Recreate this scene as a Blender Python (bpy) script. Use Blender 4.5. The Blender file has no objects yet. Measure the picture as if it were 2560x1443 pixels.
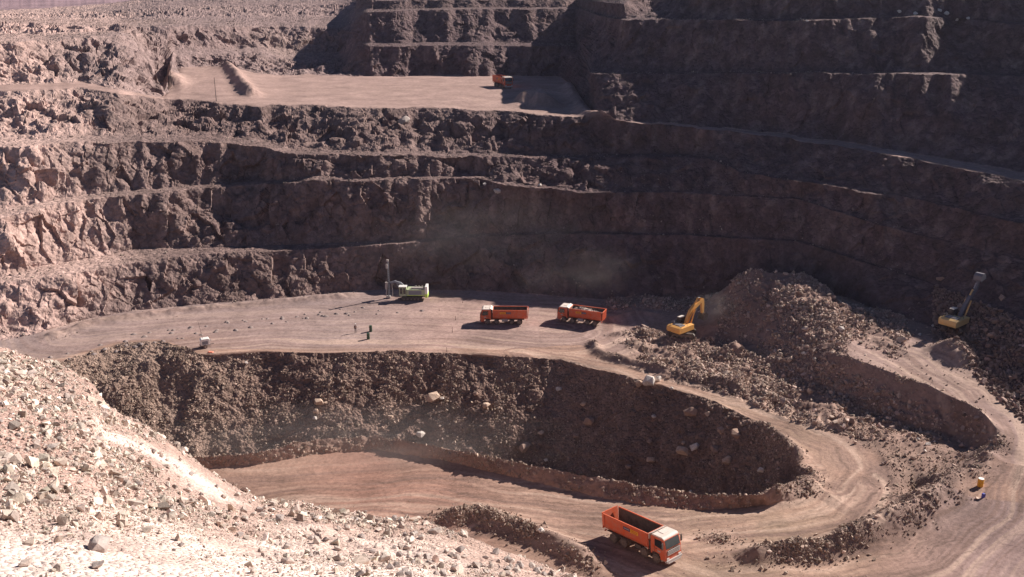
import bpy, bmesh, math, random
import numpy as np
from mathutils import Vector, Matrix, Euler
R = math.radians
random.seed(7); rng = np.random.default_rng(7)
scene = bpy.context.scene
C = scene.collection

# ------------------------------------------------------------------ camera
CZ = 62.0; F = 2309.0; PITCH = math.atan((721.5 + 20) / F)
cam_d = bpy.data.cameras.new('camera'); cam = bpy.data.objects.new('camera', cam_d); C.objects.link(cam)
cam.location = (0, 0, CZ); cam.rotation_euler = (math.pi / 2 - PITCH, 0, 0)
cam_d.sensor_fit = 'HORIZONTAL'; cam_d.sensor_width = 36; cam_d.lens = 36 * F / 2560
cam_d.clip_start = 0.3; cam_d.clip_end = 30000
scene.camera = cam
# ------------------------------------------------------------------ light
SUN_AZ = R(34); SUN_EL = R(32)          # azimuth measured from +x towards +y
w = bpy.data.worlds.new('World'); scene.world = w; w.use_nodes = True
wn = w.node_tree.nodes; wl = w.node_tree.links
sky = wn.new('ShaderNodeTexSky'); sky.sky_type = 'NISHITA'; sky.sun_disc = False
sky.sun_elevation = SUN_EL; sky.sun_rotation = math.pi / 2 - SUN_AZ
sky.altitude = 4000; sky.air_density = 0.8; sky.dust_density = 0.3; sky.ozone_density = 3.0
wn['Background'].inputs['Strength'].default_value = 0.05
wl.new(sky.outputs[0], wn['Background'].inputs['Color'])
sd = bpy.data.lights.new('sun', 'SUN'); sun = bpy.data.objects.new('sun', sd); C.objects.link(sun)
sd.energy = 5.0; sd.angle = R(0.5); sd.color = (1.0, 0.92, 0.84)
Ld = Vector((math.cos(SUN_AZ) * math.cos(SUN_EL), math.sin(SUN_AZ) * math.cos(SUN_EL), math.sin(SUN_EL)))
sun.rotation_euler = Ld.to_track_quat('Z', 'Y').to_euler()
scene.view_settings.view_transform = 'Standard'; scene.view_settings.look = 'None'
scene.view_settings.exposure = 0.8; scene.view_settings.gamma = 1.0
scene.cycles.max_bounces = 5; scene.cycles.diffuse_bounces = 3

# ------------------------------------------------------------------ tagging and linking
def tag(o, label=None, cat=None, group=None, kind=None):
    if label: o['label'] = label
    if cat: o['category'] = cat
    if group: o['group'] = group
    if kind: o['kind'] = kind
    return o
def empty(name, loc=(0, 0, 0), rz=0):
    o = bpy.data.objects.new(name, None); C.objects.link(o)
    o.location = loc; o.rotation_euler = (0, 0, rz); o.empty_display_size = 0.3
    return o

# ------------------------------------------------------------------ procedural materials
def mat_new(name):
    m = bpy.data.materials.new(name); m.use_nodes = True
    nt = m.node_tree; return m, nt, nt.nodes, nt.links, nt.nodes['Principled BSDF']
def node(ns, t, **kw):
    n = ns.new(t)
    for k, v in kw.items():
        if k in n.inputs.keys(): n.inputs[k].default_value = v
        else: setattr(n, k, v)
    return n
def mixrgb(ns, ls, mode, fac, a, b):
    n = ns.new('ShaderNodeMix'); n.data_type = 'RGBA'; n.blend_type = mode
    for sock, v in ((n.inputs[0], fac), (n.inputs[6], a), (n.inputs[7], b)):
        if hasattr(v, 'is_output') or isinstance(v, bpy.types.NodeSocket): ls.new(v, sock)
        else: sock.default_value = v
    return n.outputs[2]
def math_n(ns, ls, op, a, b=0.0):
    n = ns.new('ShaderNodeMath'); n.operation = op
    for i, v in enumerate((a, b)):
        if isinstance(v, bpy.types.NodeSocket): ls.new(v, n.inputs[i])
        else: n.inputs[i].default_value = v
    return n.outputs[0]
def ramp(ns, ls, src, stops):
    n = ns.new('ShaderNodeValToRGB'); ls.new(src, n.inputs[0])
    e = n.color_ramp.elements
    while len(e) < len(stops): e.new(0.5)
    for i, (p, c) in enumerate(stops):
        e[i].position = p; e[i].color = (c, c, c, 1) if not hasattr(c, '__len__') else (*c, 1)
    return n.outputs[0]

def ground_material(name, coarse, fine, bump_d, streak=0.0, contrast=0.5, stony=0.0):
    m, nt, ns, ls, bs = mat_new(name)
    geo = ns.new('ShaderNodeNewGeometry'); P = geo.outputs['Position']
    att = node(ns, 'ShaderNodeAttribute', attribute_name='Col')
    n1 = node(ns, 'ShaderNodeTexNoise', Scale=coarse, Detail=8.0, Roughness=0.65); ls.new(P, n1.inputs['Vector'])
    n2 = node(ns, 'ShaderNodeTexNoise', Scale=fine, Detail=6.0, Roughness=0.7); ls.new(P, n2.inputs['Vector'])
    v1 = ramp(ns, ls, n1.outputs['Fac'], [(0.3, 1 - contrast), (0.5, 0.92), (0.7, 1 + contrast * 0.5)])
    v2 = ramp(ns, ls, n2.outputs['Fac'], [(0.3, 1 - contrast), (0.52, 1.0), (0.7, 1 + contrast * 0.45)])
    c = mixrgb(ns, ls, 'MULTIPLY', 1.0, att.outputs['Color'], v1)
    c = mixrgb(ns, ls, 'MULTIPLY', 1.0, c, v2)
    h = math_n(ns, ls, 'ADD', n1.outputs['Fac'], math_n(ns, ls, 'MULTIPLY', n2.outputs['Fac'], 0.5))
    if stony:
        vo = node(ns, 'ShaderNodeTexVoronoi', Scale=stony); ls.new(P, vo.inputs['Vector'])
        vo.feature = 'F1'
        k = ramp(ns, ls, vo.outputs['Distance'], [(0.0, 1.0), (0.45, 0.7), (0.8, 0.0)])
        hs = math_n(ns, ls, 'MULTIPLY', k, 0.7); h = math_n(ns, ls, 'ADD', h, hs)
        rv = ramp(ns, ls, vo.outputs['Color'], [(0.1, 0.75), (0.6, 1.0), (0.95, 1.3)])
        c = mixrgb(ns, ls, 'MULTIPLY', 0.8, c, rv)
    if streak:
        tr = node(ns, 'ShaderNodeAttribute', attribute_name='track')
        sx = ns.new('ShaderNodeSeparateXYZ'); ls.new(tr.outputs['Vector'], sx.inputs[0])
        cb = ns.new('ShaderNodeCombineXYZ')
        wn_ = node(ns, 'ShaderNodeTexNoise', Scale=0.22, Detail=4.0, Roughness=0.6); ls.new(P, wn_.inputs['Vector'])
        ls.new(math_n(ns, ls, 'ADD', sx.outputs[0], math_n(ns, ls, 'MULTIPLY', wn_.outputs['Fac'], 3.5)), cb.inputs[0])
        ls.new(math_n(ns, ls, 'MULTIPLY', sx.outputs[1], 0.06), cb.inputs[1])
        n3 = node(ns, 'ShaderNodeTexNoise', Scale=1.35, Detail=6.0, Roughness=0.75); ls.new(cb.outputs[0], n3.inputs['Vector'])
        st = ramp(ns, ls, n3.outputs['Fac'], [(0.34, 0.55), (0.5, 0.95), (0.66, 1.22)])
        f = math_n(ns, ls, 'MULTIPLY', sx.outputs[2], streak)
        c = mixrgb(ns, ls, 'MULTIPLY', f, c, st)
        h = math_n(ns, ls, 'ADD', h, math_n(ns, ls, 'MULTIPLY', n3.outputs['Fac'], 0.4))
    ls.new(c, bs.inputs['Base Color']); bs.inputs['Roughness'].default_value = 0.95
    bs.inputs['Specular IOR Level'].default_value = 0.15
    bp = node(ns, 'ShaderNodeBump', Strength=1.0, Distance=bump_d); ls.new(h, bp.inputs['Height'])
    ls.new(bp.outputs[0], bs.inputs['Normal'])
    return m
M_WALL = ground_material('quarry_rock_wall', 0.35, 2.2, 0.22, contrast=0.3, stony=1.1)
M_FLOOR = ground_material('dusty_floor', 0.12, 1.4, 0.10, streak=0.25, contrast=0.32)
M_ROAD = ground_material('haul_road_dirt', 0.10, 1.8, 0.12, streak=0.9, contrast=0.3)
M_RUB = ground_material('rubble_ground', 0.5, 3.5, 0.25, contrast=0.35, stony=2.4)
M_FORE = ground_material('foreground_scree', 0.45, 5.0, 0.10, contrast=0.3, stony=5.5)
M_FAR = ground_material('far_ground', 0.01, 0.05, 1.0, contrast=0.3)

def plain(name, col, rough=0.6, metal=0.0, dust=0.35, spec=0.4, dustcol=(0.42, 0.31, 0.25)):
    m, nt, ns, ls, bs = mat_new(name)
    tc = ns.new('ShaderNodeTexCoord')
    n1 = node(ns, 'ShaderNodeTexNoise', Scale=1.6, Detail=7.0, Roughness=0.7); oi = ns.new('ShaderNodeObjectInfo'); va = ns.new('ShaderNodeVectorMath'); va.operation = 'ADD'
    ls.new(tc.outputs['Object'], va.inputs[0]); ls.new(math_n(ns, ls, 'MULTIPLY', oi.outputs['Random'], 60.0), va.inputs[1]); ls.new(va.outputs[0], n1.inputs['Vector'])
    k = ramp(ns, ls, n1.outputs['Fac'], [(0.35, 0.1 * dust), (0.65, dust)])
    c = mixrgb(ns, ls, 'MIX', k, (*col, 1), (*dustcol, 1))
    ls.new(c, bs.inputs['Base Color'])
    bs.inputs['Roughness'].default_value = rough; bs.inputs['Metallic'].default_value = metal
    bs.inputs['Specular IOR Level'].default_value = spec
    return m
ORANGE = plain('orange_truck_paint', (0.72, 0.095, 0.015), 0.6, dust=0.42)
WHITEP = plain('dusty_white_roof_paint', (0.78, 0.68, 0.6), 0.5, dust=0.3)
DARK = plain('dark_chassis_metal', (0.035, 0.03, 0.03), 0.7, dust=0.3)
BEDIN = plain('worn_tipper_lining', (0.075, 0.055, 0.05), 0.8, dust=0.3)
TYRE = plain('dusty_tyre_rubber', (0.045, 0.038, 0.035), 0.9, dust=0.55)
RIM = plain('wheel_rim_steel', (0.16, 0.12, 0.1), 0.7, dust=0.4)
GLASS = plain('dark_window_glass', (0.015, 0.02, 0.025), 0.06, dust=0.05, spec=0.9)
SCREEN = plain('windscreen_glass', (0.03, 0.05, 0.055), 0.04, dust=0.05, spec=1.0)
GREYM = plain('pale_bumper_metal', (0.5, 0.45, 0.42), 0.5, dust=0.3)
YELLOW = plain('excavator_yellow_paint', (0.85, 0.42, 0.10), 0.5, dust=0.25)
YELLOW2 = plain('faded_excavator_paint', (0.80, 0.50, 0.18), 0.5, dust=0.3)
ARMG = plain('dark_grey_boom_paint', (0.14, 0.14, 0.17), 0.5, dust=0.2)
STEEL = plain('hydraulic_cylinder_steel', (0.35, 0.34, 0.36), 0.35, dust=0.3)
LIME = plain('pale_green_rig_paint', (0.46, 0.53, 0.33), 0.5, dust=0.2)
LIMEY = plain('yellow_green_rig_paint', (0.62, 0.85, 0.15), 0.5, dust=0.15)
RIGGREY = plain('grey_rig_panel', (0.22, 0.24, 0.28), 0.6, dust=0.2)
WHITEB = plain('white_panel_paint', (0.85, 0.82, 0.78), 0.5, dust=0.12)
BLUEST = plain('dark_blue_sticker', (0.02, 0.02, 0.09), 0.5, dust=0.1)
YELST = plain('yellow_sticker', (0.85, 0.42, 0.01), 0.5, dust=0.1)
REDST = plain('red_lettering', (0.5, 0.02, 0.01), 0.5, dust=0.1)
GREEND = plain('dark_green_drum_paint', (0.015, 0.06, 0.035), 0.5, dust=0.12)
YELD = plain('yellow_drum_paint', (0.8, 0.38, 0.02), 0.5, dust=0.1)
BLUED = plain('blue_plastic', (0.03, 0.04, 0.35), 0.5, dust=0.1)
WOOD = plain('stake_wood', (0.10, 0.05, 0.035), 0.9, dust=0.1)
ORCLOTH = plain('faded_red_cloth', (0.75, 0.22, 0.14), 0.9, dust=0.25)
SKIN = plain('skin', (0.35, 0.2, 0.14), 0.6, dust=0)
CLOTH = plain('grey_blue_workwear', (0.10, 0.085, 0.10), 0.9, dust=0.2)
VEST = plain('dusty_vest', (0.22, 0.12, 0.10), 0.9, dust=0.3)
LAMPM = plain('lamp_lens', (0.7, 0.65, 0.6), 0.15, dust=0.1)

# ------------------------------------------------------------------ numpy noise
TAB = rng.random(65536)
def _h(ix, iy, iz, s=0):
    return ((ix * 73856093) ^ (iy * 19349663) ^ (iz * 83492791) ^ (s * 2654435)) & 65535
def vnoise(x, y, z, s=0):
    ix = np.floor(x).astype(np.int64); iy = np.floor(y).astype(np.int64); iz = np.floor(z).astype(np.int64)
    fx = x - ix; fy = y - iy; fz = z - iz
    fx = fx * fx * (3 - 2 * fx); fy = fy * fy * (3 - 2 * fy); fz = fz * fz * (3 - 2 * fz)
    o = 0
    for a in (0, 1):
        wa = fx if a else 1 - fx
        for b in (0, 1):
            wb = fy if b else 1 - fy
            for c in (0, 1):
                wc = fz if c else 1 - fz
                o = o + wa * wb * wc * TAB[_h(ix + a, iy + b, iz + c, s)]
    return o * 2 - 1
def fbm(x, y, z, octv=4, s=0, gain=0.5):
    o = 0; a = 1.0; t = 0
    for i in range(octv):
        o = o + a * vnoise(x, y, z, s + i); t += a; a *= gain; x = x * 2.03; y = y * 2.03; z = z * 2.03
    return o / t
def facets(x, y, z, s=0, tilt=1.0):
    """blocky fractured-rock relief: each cell is a plane of its own tilt and step"""
    ix = np.floor(x).astype(np.int64); iy = np.floor(y).astype(np.int64); iz = np.floor(z).astype(np.int64)
    best = np.full(x.shape, 1e9); val = np.zeros(x.shape)
    for a in (-1, 0, 1):
        for b in (-1, 0, 1):
            for c in (-1, 0, 1):
                cx = ix + a; cy = iy + b; cz = iz + c
                h = _h(cx, cy, cz, s)
                px = cx + TAB[h]; py = cy + TAB[(h + 101) & 65535]; pz = cz + TAB[(h + 577) & 65535]
                dx = x - px; dy = y - py; dz = z - pz
                d = dx * dx + dy * dy + dz * dz
                v = (TAB[(h + 31) & 65535] - .5) + tilt * ((TAB[(h + 7) & 65535] - .5) * dx + (TAB[(h + 13) & 65535] - .5) * dy + (TAB[(h + 19) & 65535] - .5) * dz) * 2
                m = d < best
                best = np.where(m, d, best); val = np.where(m, v, val)
    return val

# ------------------------------------------------------------------ terrain profile rows (surveyed crest and toe lines, plus an unseen rim shaped for its shadow)
sp, cp = math.sin(PITCH), math.cos(PITCH)
def world_y(px, y, z):              # sight line through a picture point, met with elevation z
    v = -(y - 721.5) / F; X = (px - 1280) / F
    t = (z - CZ) / (-sp + v * cp)
    return X * t, (cp + v * sp) * t, z
def world_d(px, D, z):
    mslope = (CZ - z) / D
    a = math.pi * 0 + np.arctan(mslope) - PITCH       # angle below the axis
    v = -np.tan(a); t = D / (cp + v * sp)
    return (px - 1280) / F * t, D, z

xs = [-800.0]
while xs[-1] < 3760:
    x = xs[-1]
    xs.append(x + (2.5 if -40 <= x <= 2600 else 10.0))
PX = np.array(xs); NX = len(PX)
def smooth(a, k=4):
    ker = np.exp(-0.5 * (np.arange(-3 * k, 3 * k + 1) / k) ** 2); ker /= ker.sum()
    return np.convolve(np.pad(a, 3 * k, mode='edge'), ker, mode='valid')
JIT = [0]
def rowY(pts, k=3):
    p = np.array(pts, float); JIT[0] += 1
    jt = 0 if JIT[0] > 10 else fbm(PX / 70, PX * 0 + 3.3 * ((JIT[0] + JIT[0] % 2) // 2), PX * 0, 3, 17) * 5 + fbm(PX / 25, PX * 0 + JIT[0], PX * 0, 2, 18) * 1.6
    jt = jt * np.clip((np.interp(PX, p[:, 0], p[:, 1]) + 20) / 330, .12, 1)
    y = jt + smooth(np.interp(PX, p[:, 0], p[:, 1]), k); z = smooth(np.interp(PX, p[:, 0], p[:, 2]), k)
    return np.array(np.broadcast_arrays(*world_y(PX, y, z)))
def rowD(pts, k=6):
    p = np.array(pts, float); D = smooth(np.interp(PX, p[:, 0], p[:, 1]), k); z = smooth(np.interp(PX, p[:, 0], p[:, 2]), k)
    return np.array(np.broadcast_arrays(*world_d(PX, D, z)))

row = {}
row['PL'] = rowD([(-800, 9000, 30), (3400, 9000, 30)])
row['PL2'] = rowD([(-800, 900, 47.5), (400, 900, 48), (900, 900, 60), (3400, 900, 60)])
row['RM'] = rowD([(-800, 640, 48.5), (0, 640, 50), (150, 640, 52), (300, 640, 56), (500, 620, 60.5), (900, 560, 63), (1150, 500, 63.5), (1300, 460, 64), (1500, 410, 64.5), (1600, 368, 67), (1809, 307, 73), (2000, 285, 70), (2224, 267, 69.5), (2501, 250, 70), (2756, 229, 75), (3213, 204, 78), (3395, 190, 78), (3760, 165, 78)])  # right part lies out of view, shaped to cast the pit's shadow edge
row['T6'] = rowY([(-800, 45, 51), (0, 45, 51.2), (300, 50, 50.8), (430, 48, 51.3), (550, 46, 51.1), (850, 42, 51), (880, 36, 52.5), (910, 24, 55.2), (1150, 19, 56.0), (1450, 18, 56.1), (1500, 36, 54.8), (1560, 46, 55), (1700, 46, 55.25), (2000, 47, 55.65), (2200, 42, 56.3), (2300, 39, 56.7), (2560, 56, 55.3), (3200, 72, 55.4), (3700, 80, 55.4)])
_t = np.clip((PX - 1600) / 160, 0, 1)
_u = np.clip((PX - 890) / 40, 0, 1) * np.clip((1640 - PX) / 80, 0, 1); _t = np.maximum(_t, _u)
row['M6'] = np.array(np.broadcast_arrays(*world_d(PX, (row['T6'][1] + .5 * (row['RM'][1] - row['T6'][1])) * (1 - _t) + (row['T6'][1] + 5) * _t, .5 * (row['T6'][2] + row['RM'][2]) * (1 - _t) + (61.8 - 3.0 * _u) * _t)))
row['C6'] = rowY([(-800, 60, 50.5), (0, 60, 50.5), (300, 66, 50), (430, 66, 49.8), (525, 64, 49.4), (650, 66, 48.3), (720, 67, 47.9), (850, 70, 47.2), (880, 60, 49), (910, 30, 54.6), (1150, 24, 55.4), (1450, 22, 55.6), (1500, 40, 54.7), (1560, 50, 54.75), (1700, 50, 55), (2000, 52, 55.35), (2200, 46, 56), (2300, 43, 56.5), (2400, 47, 56), (2560, 64, 54.8), (3200, 81, 55), (3700, 95, 55)])
row['T5'] = rowY([(-800, 85, 49.8), (0, 85, 49.8), (300, 78, 49.9), (330, 85, 48.8), (350, 125, 43.6), (385, 190, 35.3), (402, 210, 33.1), (415, 200, 33.7), (430, 122, 42.4), (525, 125, 41.1), (650, 118, 40.9), (720, 130, 38.6), (850, 135, 37.4), (900, 101, 43.8), (920, 108, 43.5), (1200, 105, 43.9), (1450, 108, 43.5), (1475, 180, 41.9), (1650, 180, 42.3), (2000, 180, 44), (2300, 180, 45), (2560, 184, 45), (3200, 236, 45), (3700, 260, 45)], 2)
row['C5'] = rowY([(-800, 110, 49), (0, 108, 49), (150, 97, 49.2), (300, 88, 49.5), (320, 90, 48.9), (350, 122, 45.3), (385, 180, 38.9), (402, 222, 35.2), (415, 238, 33.7), (432, 140, 40.3), (525, 133, 40.2), (650, 128, 39.8), (720, 143, 37.1), (860, 150, 35.5), (900, 106, 43.3), (920, 115, 43.0), (1450, 115, 43.0), (1475, 186, 41.9), (1520, 185, 42), (1650, 184, 42.3), (2000, 184, 44), (2300, 186, 45), (2560, 190, 45), (3200, 244, 45), (3700, 270, 45)], 2)
row['T4'] = rowY([(-800, 212, 39), (0, 213, 39), (200, 203, 38.8), (300, 222, 37.6), (350, 233, 35.6), (400, 243, 33.5), (415, 242, 33.3), (432, 185, 35.1), (450, 170, 36.8), (560, 166, 36.1), (640, 182, 34.1), (700, 190, 33), (1280, 190, 33), (1400, 190, 33), (1430, 215, 33), (1460, 270, 33), (1500, 297, 33), (1850, 324, 31.5), (2000, 342, 31), (2300, 387, 30), (2560, 434, 29.5), (3200, 530, 29), (3700, 560, 29)], 2)
row['C4'] = rowY([(-800, 230, 38.5), (0, 230, 38.5), (200, 218, 38.2), (300, 232, 37.2), (350, 240, 35.6), (420, 247, 33.6), (500, 253, 33.5), (640, 264, 33.6), (1000, 270, 33.2), (1230, 276, 33), (1400, 290, 33), (1600, 307, 32.5), (1850, 331, 31.5), (2000, 352, 31), (2300, 402, 30), (2560, 456, 29.3), (3200, 560, 29), (3400, 600, 29)])
row['T3'] = rowY([(-800, 350, 30.2), (0, 346, 30.2), (150, 346, 29.8), (280, 336, 29.3), (450, 341, 28.5), (650, 347, 27.3), (720, 370, 26), (760, 379, 25.6), (1000, 377, 25.6), (1200, 383, 25.1), (1430, 388, 24.6), (1600, 385, 25.8), (1780, 391, 26.3), (1850, 425, 25.1), (2300, 497, 24), (2560, 556, 24), (3200, 695, 23), (3400, 740, 23)])
row['C3'] = rowY([(-800, 375, 30), (0, 372, 30), (200, 357, 29.5), (300, 352, 29), (650, 362, 27), (700, 380, 26), (760, 389, 25.5), (1000, 387, 25.5), (1200, 392, 25), (1430, 396, 24.5), (1600, 392, 25.7), (1780, 397, 26.3), (1850, 430, 25), (2300, 500, 24), (2560, 560, 24), (3200, 700, 23), (3400, 745, 23)])
row['T2'] = rowY([(-800, 535, 18), (0, 520, 18.6), (120, 501, 19.1), (240, 483, 19.1), (400, 471, 19.1), (625, 453, 19.3), (740, 450, 20.4), (780, 441, 21.3), (900, 448, 20.9), (1050, 441, 21.1), (1190, 441, 21.1), (1300, 459, 20.4), (1450, 475, 19.6), (1730, 479, 20.4), (2000, 496, 21.3), (2300, 587, 18.6), (2560, 647, 18.6), (3200, 826, 17.1), (3400, 880, 17)])
row['C2'] = rowY([(-800, 560, 18), (0, 545, 18.5), (120, 515, 19), (240, 495, 19), (400, 482, 19), (625, 463, 19), (740, 458, 20.3), (780, 448, 21.2), (900, 455, 20.8), (1050, 448, 21), (1190, 448, 21), (1300, 465, 20.3), (1450, 480, 19.5), (1730, 483, 20.3), (2000, 500, 21.2), (2300, 590, 18.5), (2560, 650, 18.5), (3200, 830, 17), (3400, 885, 17)])
row['T1'] = rowY([(-800, 720, 8), (0, 690, 8.2), (100, 666, 8.2), (250, 642, 8.2), (350, 620, 8.2), (500, 620, 8.2), (750, 611, 8.2), (1060, 598, 9.2), (1200, 586, 9.6), (1400, 578, 11), (1700, 583, 12.2), (2000, 601, 13.8), (2300, 696, 12), (2560, 795, 13), (3200, 995, 13), (3400, 1060, 13)])
row['C1'] = rowY([(-800, 740, 8), (0, 707, 8), (150, 690, 8), (300, 662, 8), (500, 637, 8), (750, 625, 8), (1060, 606, 9), (1200, 592, 9.5), (1400, 584, 11), (1700, 588, 12.2), (2000, 605, 13.8), (2300, 700, 12), (2560, 800, 13), (3200, 1000, 13), (3400, 1065, 13)])
row['T0'] = rowY([(-800, 900, 0), (0, 852, 0), (100, 832, 0), (200, 802, 0), (330, 777, 0), (450, 766, 0), (700, 746, 0), (850, 731, 0), (950, 723, 0), (1180, 727, 0), (1500, 748, .5), (1850, 735, 2), (2100, 742, 6), (2200, 775, 7.5), (2350, 825, 8), (2450, 930, 8), (2560, 1020, 8), (3200, 1344, 8), (3400, 1440, 8)])
row['M1'] = rowY([(-800, 930, 0), (0, 880, 0), (200, 830, 0), (450, 790, 0), (950, 750, 0), (1180, 760, 0), (1450, 775, 0), (1520, 765, .3), (1570, 758, 1.3), (1650, 762, 1.4), (1750, 772, 1.5), (1800, 735, 5), (1845, 692, 8.8), (1880, 670, 10.5), (1950, 686, 10.3), (2030, 690, 10.1), (2080, 740, 9), (2120, 785, 8), (2200, 800, 8), (2350, 850, 8), (2450, 960, 8), (2560, 1060, 8), (3200, 1400, 8), (3400, 1500, 8)])
row['M2'] = rowY([(-800, 960, 0), (0, 900, 0), (200, 850, 0), (450, 820, 0), (950, 800, 0), (1450, 815, 0), (1600, 820, 0), (1750, 845, 0), (1830, 850, .3), (1880, 860, 1.2), (1950, 870, 3.5), (2010, 868, 6), (2080, 880, 7.8), (2200, 930, 8), (2350, 985, 8), (2450, 1035, 8), (2490, 1080, 8), (2560, 1100, 8), (3200, 1450, 8), (3400, 1560, 8)])
row['E2'] = rowY([(-800, 975, 0), (0, 902, 0), (150, 893, 0), (300, 846, 0), (450, 842, 0), (950, 850, 0), (1450, 838, 0), (1600, 865, .1), (1750, 895, .3), (1850, 922, .8), (1950, 950, 1.8), (2020, 960, 3), (2080, 980, 3.7), (2200, 1035, 3.8), (2300, 1072, 3.8), (2400, 1104, 4.3), (2450, 1122, 5.3), (2490, 1132, 7), (2560, 1142, 8), (3200, 1475, 8), (3700, 1700, 8)])
row['R2'] = rowY([(-800, 990, 0), (0, 905, 0), (150, 897, 0), (300, 853, 0), (400, 848, 0), (480, 875, 0), (1000, 870, 0), (1300, 872, 0), (1450, 862, 0), (1500, 882, 0), (1600, 915, .4), (1700, 945, .8), (1850, 1000, 1.8), (2000, 1065, 3), (2100, 1090, 3.6), (2200, 1108, 4), (2300, 1125, 4.3), (2400, 1140, 5), (2470, 1150, 7), (2560, 1165, 8), (3200, 1500, 8), (3400, 1610, 8)])
row['C0'] = rowY([(-800, 1000, 0), (0, 915, 0), (150, 905, 0), (300, 860, 0), (400, 854, 0), (450, 870, 0), (490, 886, 0), (540, 886, 0), (650, 879, 0), (800, 883, 0), (1000, 880, 0), (1200, 886, 0), (1400, 897, 0), (1500, 925, .2), (1650, 962, .6), (1800, 1012, 1.4), (1900, 1062, 2.2), (1980, 1130, 3.2), (2005, 1180, 4), (2040, 1200, 4.2), (2100, 1210, 4.4), (2560, 1260, 7.6), (3200, 1600, 8), (3400, 1700, 8)])
row['Cb'] = rowY([(-800, 1160, 1), (480, 1142, 1), (650, 1132, 1), (730, 1112, 1.2), (800, 1098, 1.4), (930, 1090, 1.6), (1100, 1118, 2.2), (1300, 1158, 3.2), (1500, 1198, 4.3), (1650, 1220, 4.9), (1750, 1236, 5), (1900, 1243, 5.4), (1960, 1230, 5.1), (1990, 1212, 4.5), (2010, 1205, 4.2), (2060, 1215, 4.3), (2100, 1225, 4.45), (2560, 1290, 7.5), (3200, 1650, 8), (3400, 1750, 8)])
row['Fb'] = rowY([(-800, 1190, -.5), (480, 1172, -.5), (650, 1160, -.4), (800, 1135, 0), (930, 1125, .2), (1100, 1150, .6), (1300, 1198, 1.6), (1500, 1245, 2.8), (1650, 1268, 3.6), (1750, 1275, 3.7), (1900, 1268, 3.9), (1980, 1262, 4), (2030, 1240, 4.1), (2100, 1250, 4.3), (2560, 1330, 7.3), (3200, 1700, 8), (3400, 1800, 8)])
row['F1'] = rowY([(-800, 1300, -2), (480, 1230, -1.5), (900, 1220, -.3), (1100, 1230, .5), (1500, 1300, 3.1), (1900, 1330, 4.3), (2300, 1350, 5.5), (2560, 1400, 7), (3200, 1760, 8), (3400, 1860, 8)])
row['F2'] = rowY([(-800, 1380, -3), (600, 1320, -2), (1000, 1350, 0), (1300, 1400, 3), (1500, 1430, 4), (1650, 1440, 4.5), (2000, 1450, 5), (2560, 1480, 6.5), (3200, 1850, 7), (3400, 1950, 7)])
hd = np.interp(PX, [1700, 1800, 1900, 1980, 2005], [1, .85, .5, .15, 0.02]); hd = smooth(hd, 6)
def derive(D, z): return np.array(np.broadcast_arrays(*world_d(PX, D, z)))
lh = smooth(np.interp(PX, [380, 520], [1, 0]), 8)
row['H1'] = derive(row['C0'][1] - (17 + 7 * lh) * hd - (1 - hd) * .25 * (row['C0'][1] - row['Cb'][1]), row['C0'][2] - (12.5 - 3 * lh) * hd)
row['H2'] = derive(row['Cb'][1] + 13 * hd + (1 - hd) * .25 * (row['C0'][1] - row['Cb'][1]), row['Cb'][2] - 13.3 * hd)
kk = np.clip((PX - 2005) / 190, 0, 1); kk = kk * kk * (3 - 2 * kk)
for nm_, f_ in (('H1', .2), ('H2', .4), ('Cb', .6), ('Fb', .8)):
    row[nm_] = row[nm_] * (1 - kk) + (row['C0'] * (1 - f_) + row['F1'] * f_) * kk
g1y = smooth(np.interp(PX, [-800, -300, 0, 100, 170, 235, 262, 300, 380, 500, 590, 650, 800, 950, 1050, 1250, 1400, 1500, 2000, 2560, 3200, 3400], [600, 745, 862, 900, 925, 962, 1010, 1035, 1080, 1160, 1212, 1235, 1262, 1292, 1305, 1375, 1425, 1460, 1680, 2000, 2500, 2700]), 2)
g1D = smooth(np.interp(PX, [-800, 0, 600, 1400, 2000, 3400], [62, 60, 51, 45, 34, 26]), 8)
def zfor(y, D): return CZ - D * np.tan(PITCH + np.arctan((y - 721.5) / F))
g1z = zfor(g1y, g1D)
row['G1'] = derive(g1D, g1z)
g0z = row['F2'][2] - 0.5
row['G0'] = derive(np.minimum(g1D + (g1z - g0z) / 1.45, row['F2'][1] - 6), g0z)
g2y = g1y + np.interp(PX, [-800, 0, 1000, 1500, 3400], [.45, .45, .5, .5, .4]) * (np.maximum(1470, g1y + 60) - g1y)
g2D = g1D * np.interp(PX, [-800, 0, 900, 1500, 3400], [.60, .58, .66, .7, .7])
row['G2'] = derive(g2D, zfor(g2y, g2D))
g3y = np.maximum(1480, g1y + 180); g3D = g1D * np.interp(PX, [-800, 0, 900, 1500, 3400], [.28, .32, .42, .5, .5])
row['G3'] = derive(g3D, zfor(g3y, g3D))
Xn = (PX - 1280) / F
row['G4'] = np.array([Xn * 5, np.full(NX, 2.5), np.full(NX, 59.0)])
row['G5'] = np.array([Xn * 30, np.full(NX, -12.0), np.full(NX, 59.4)])
row['G6'] = np.array([Xn * 120, np.full(NX, -90.0), np.full(NX, 60.0)])

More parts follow.
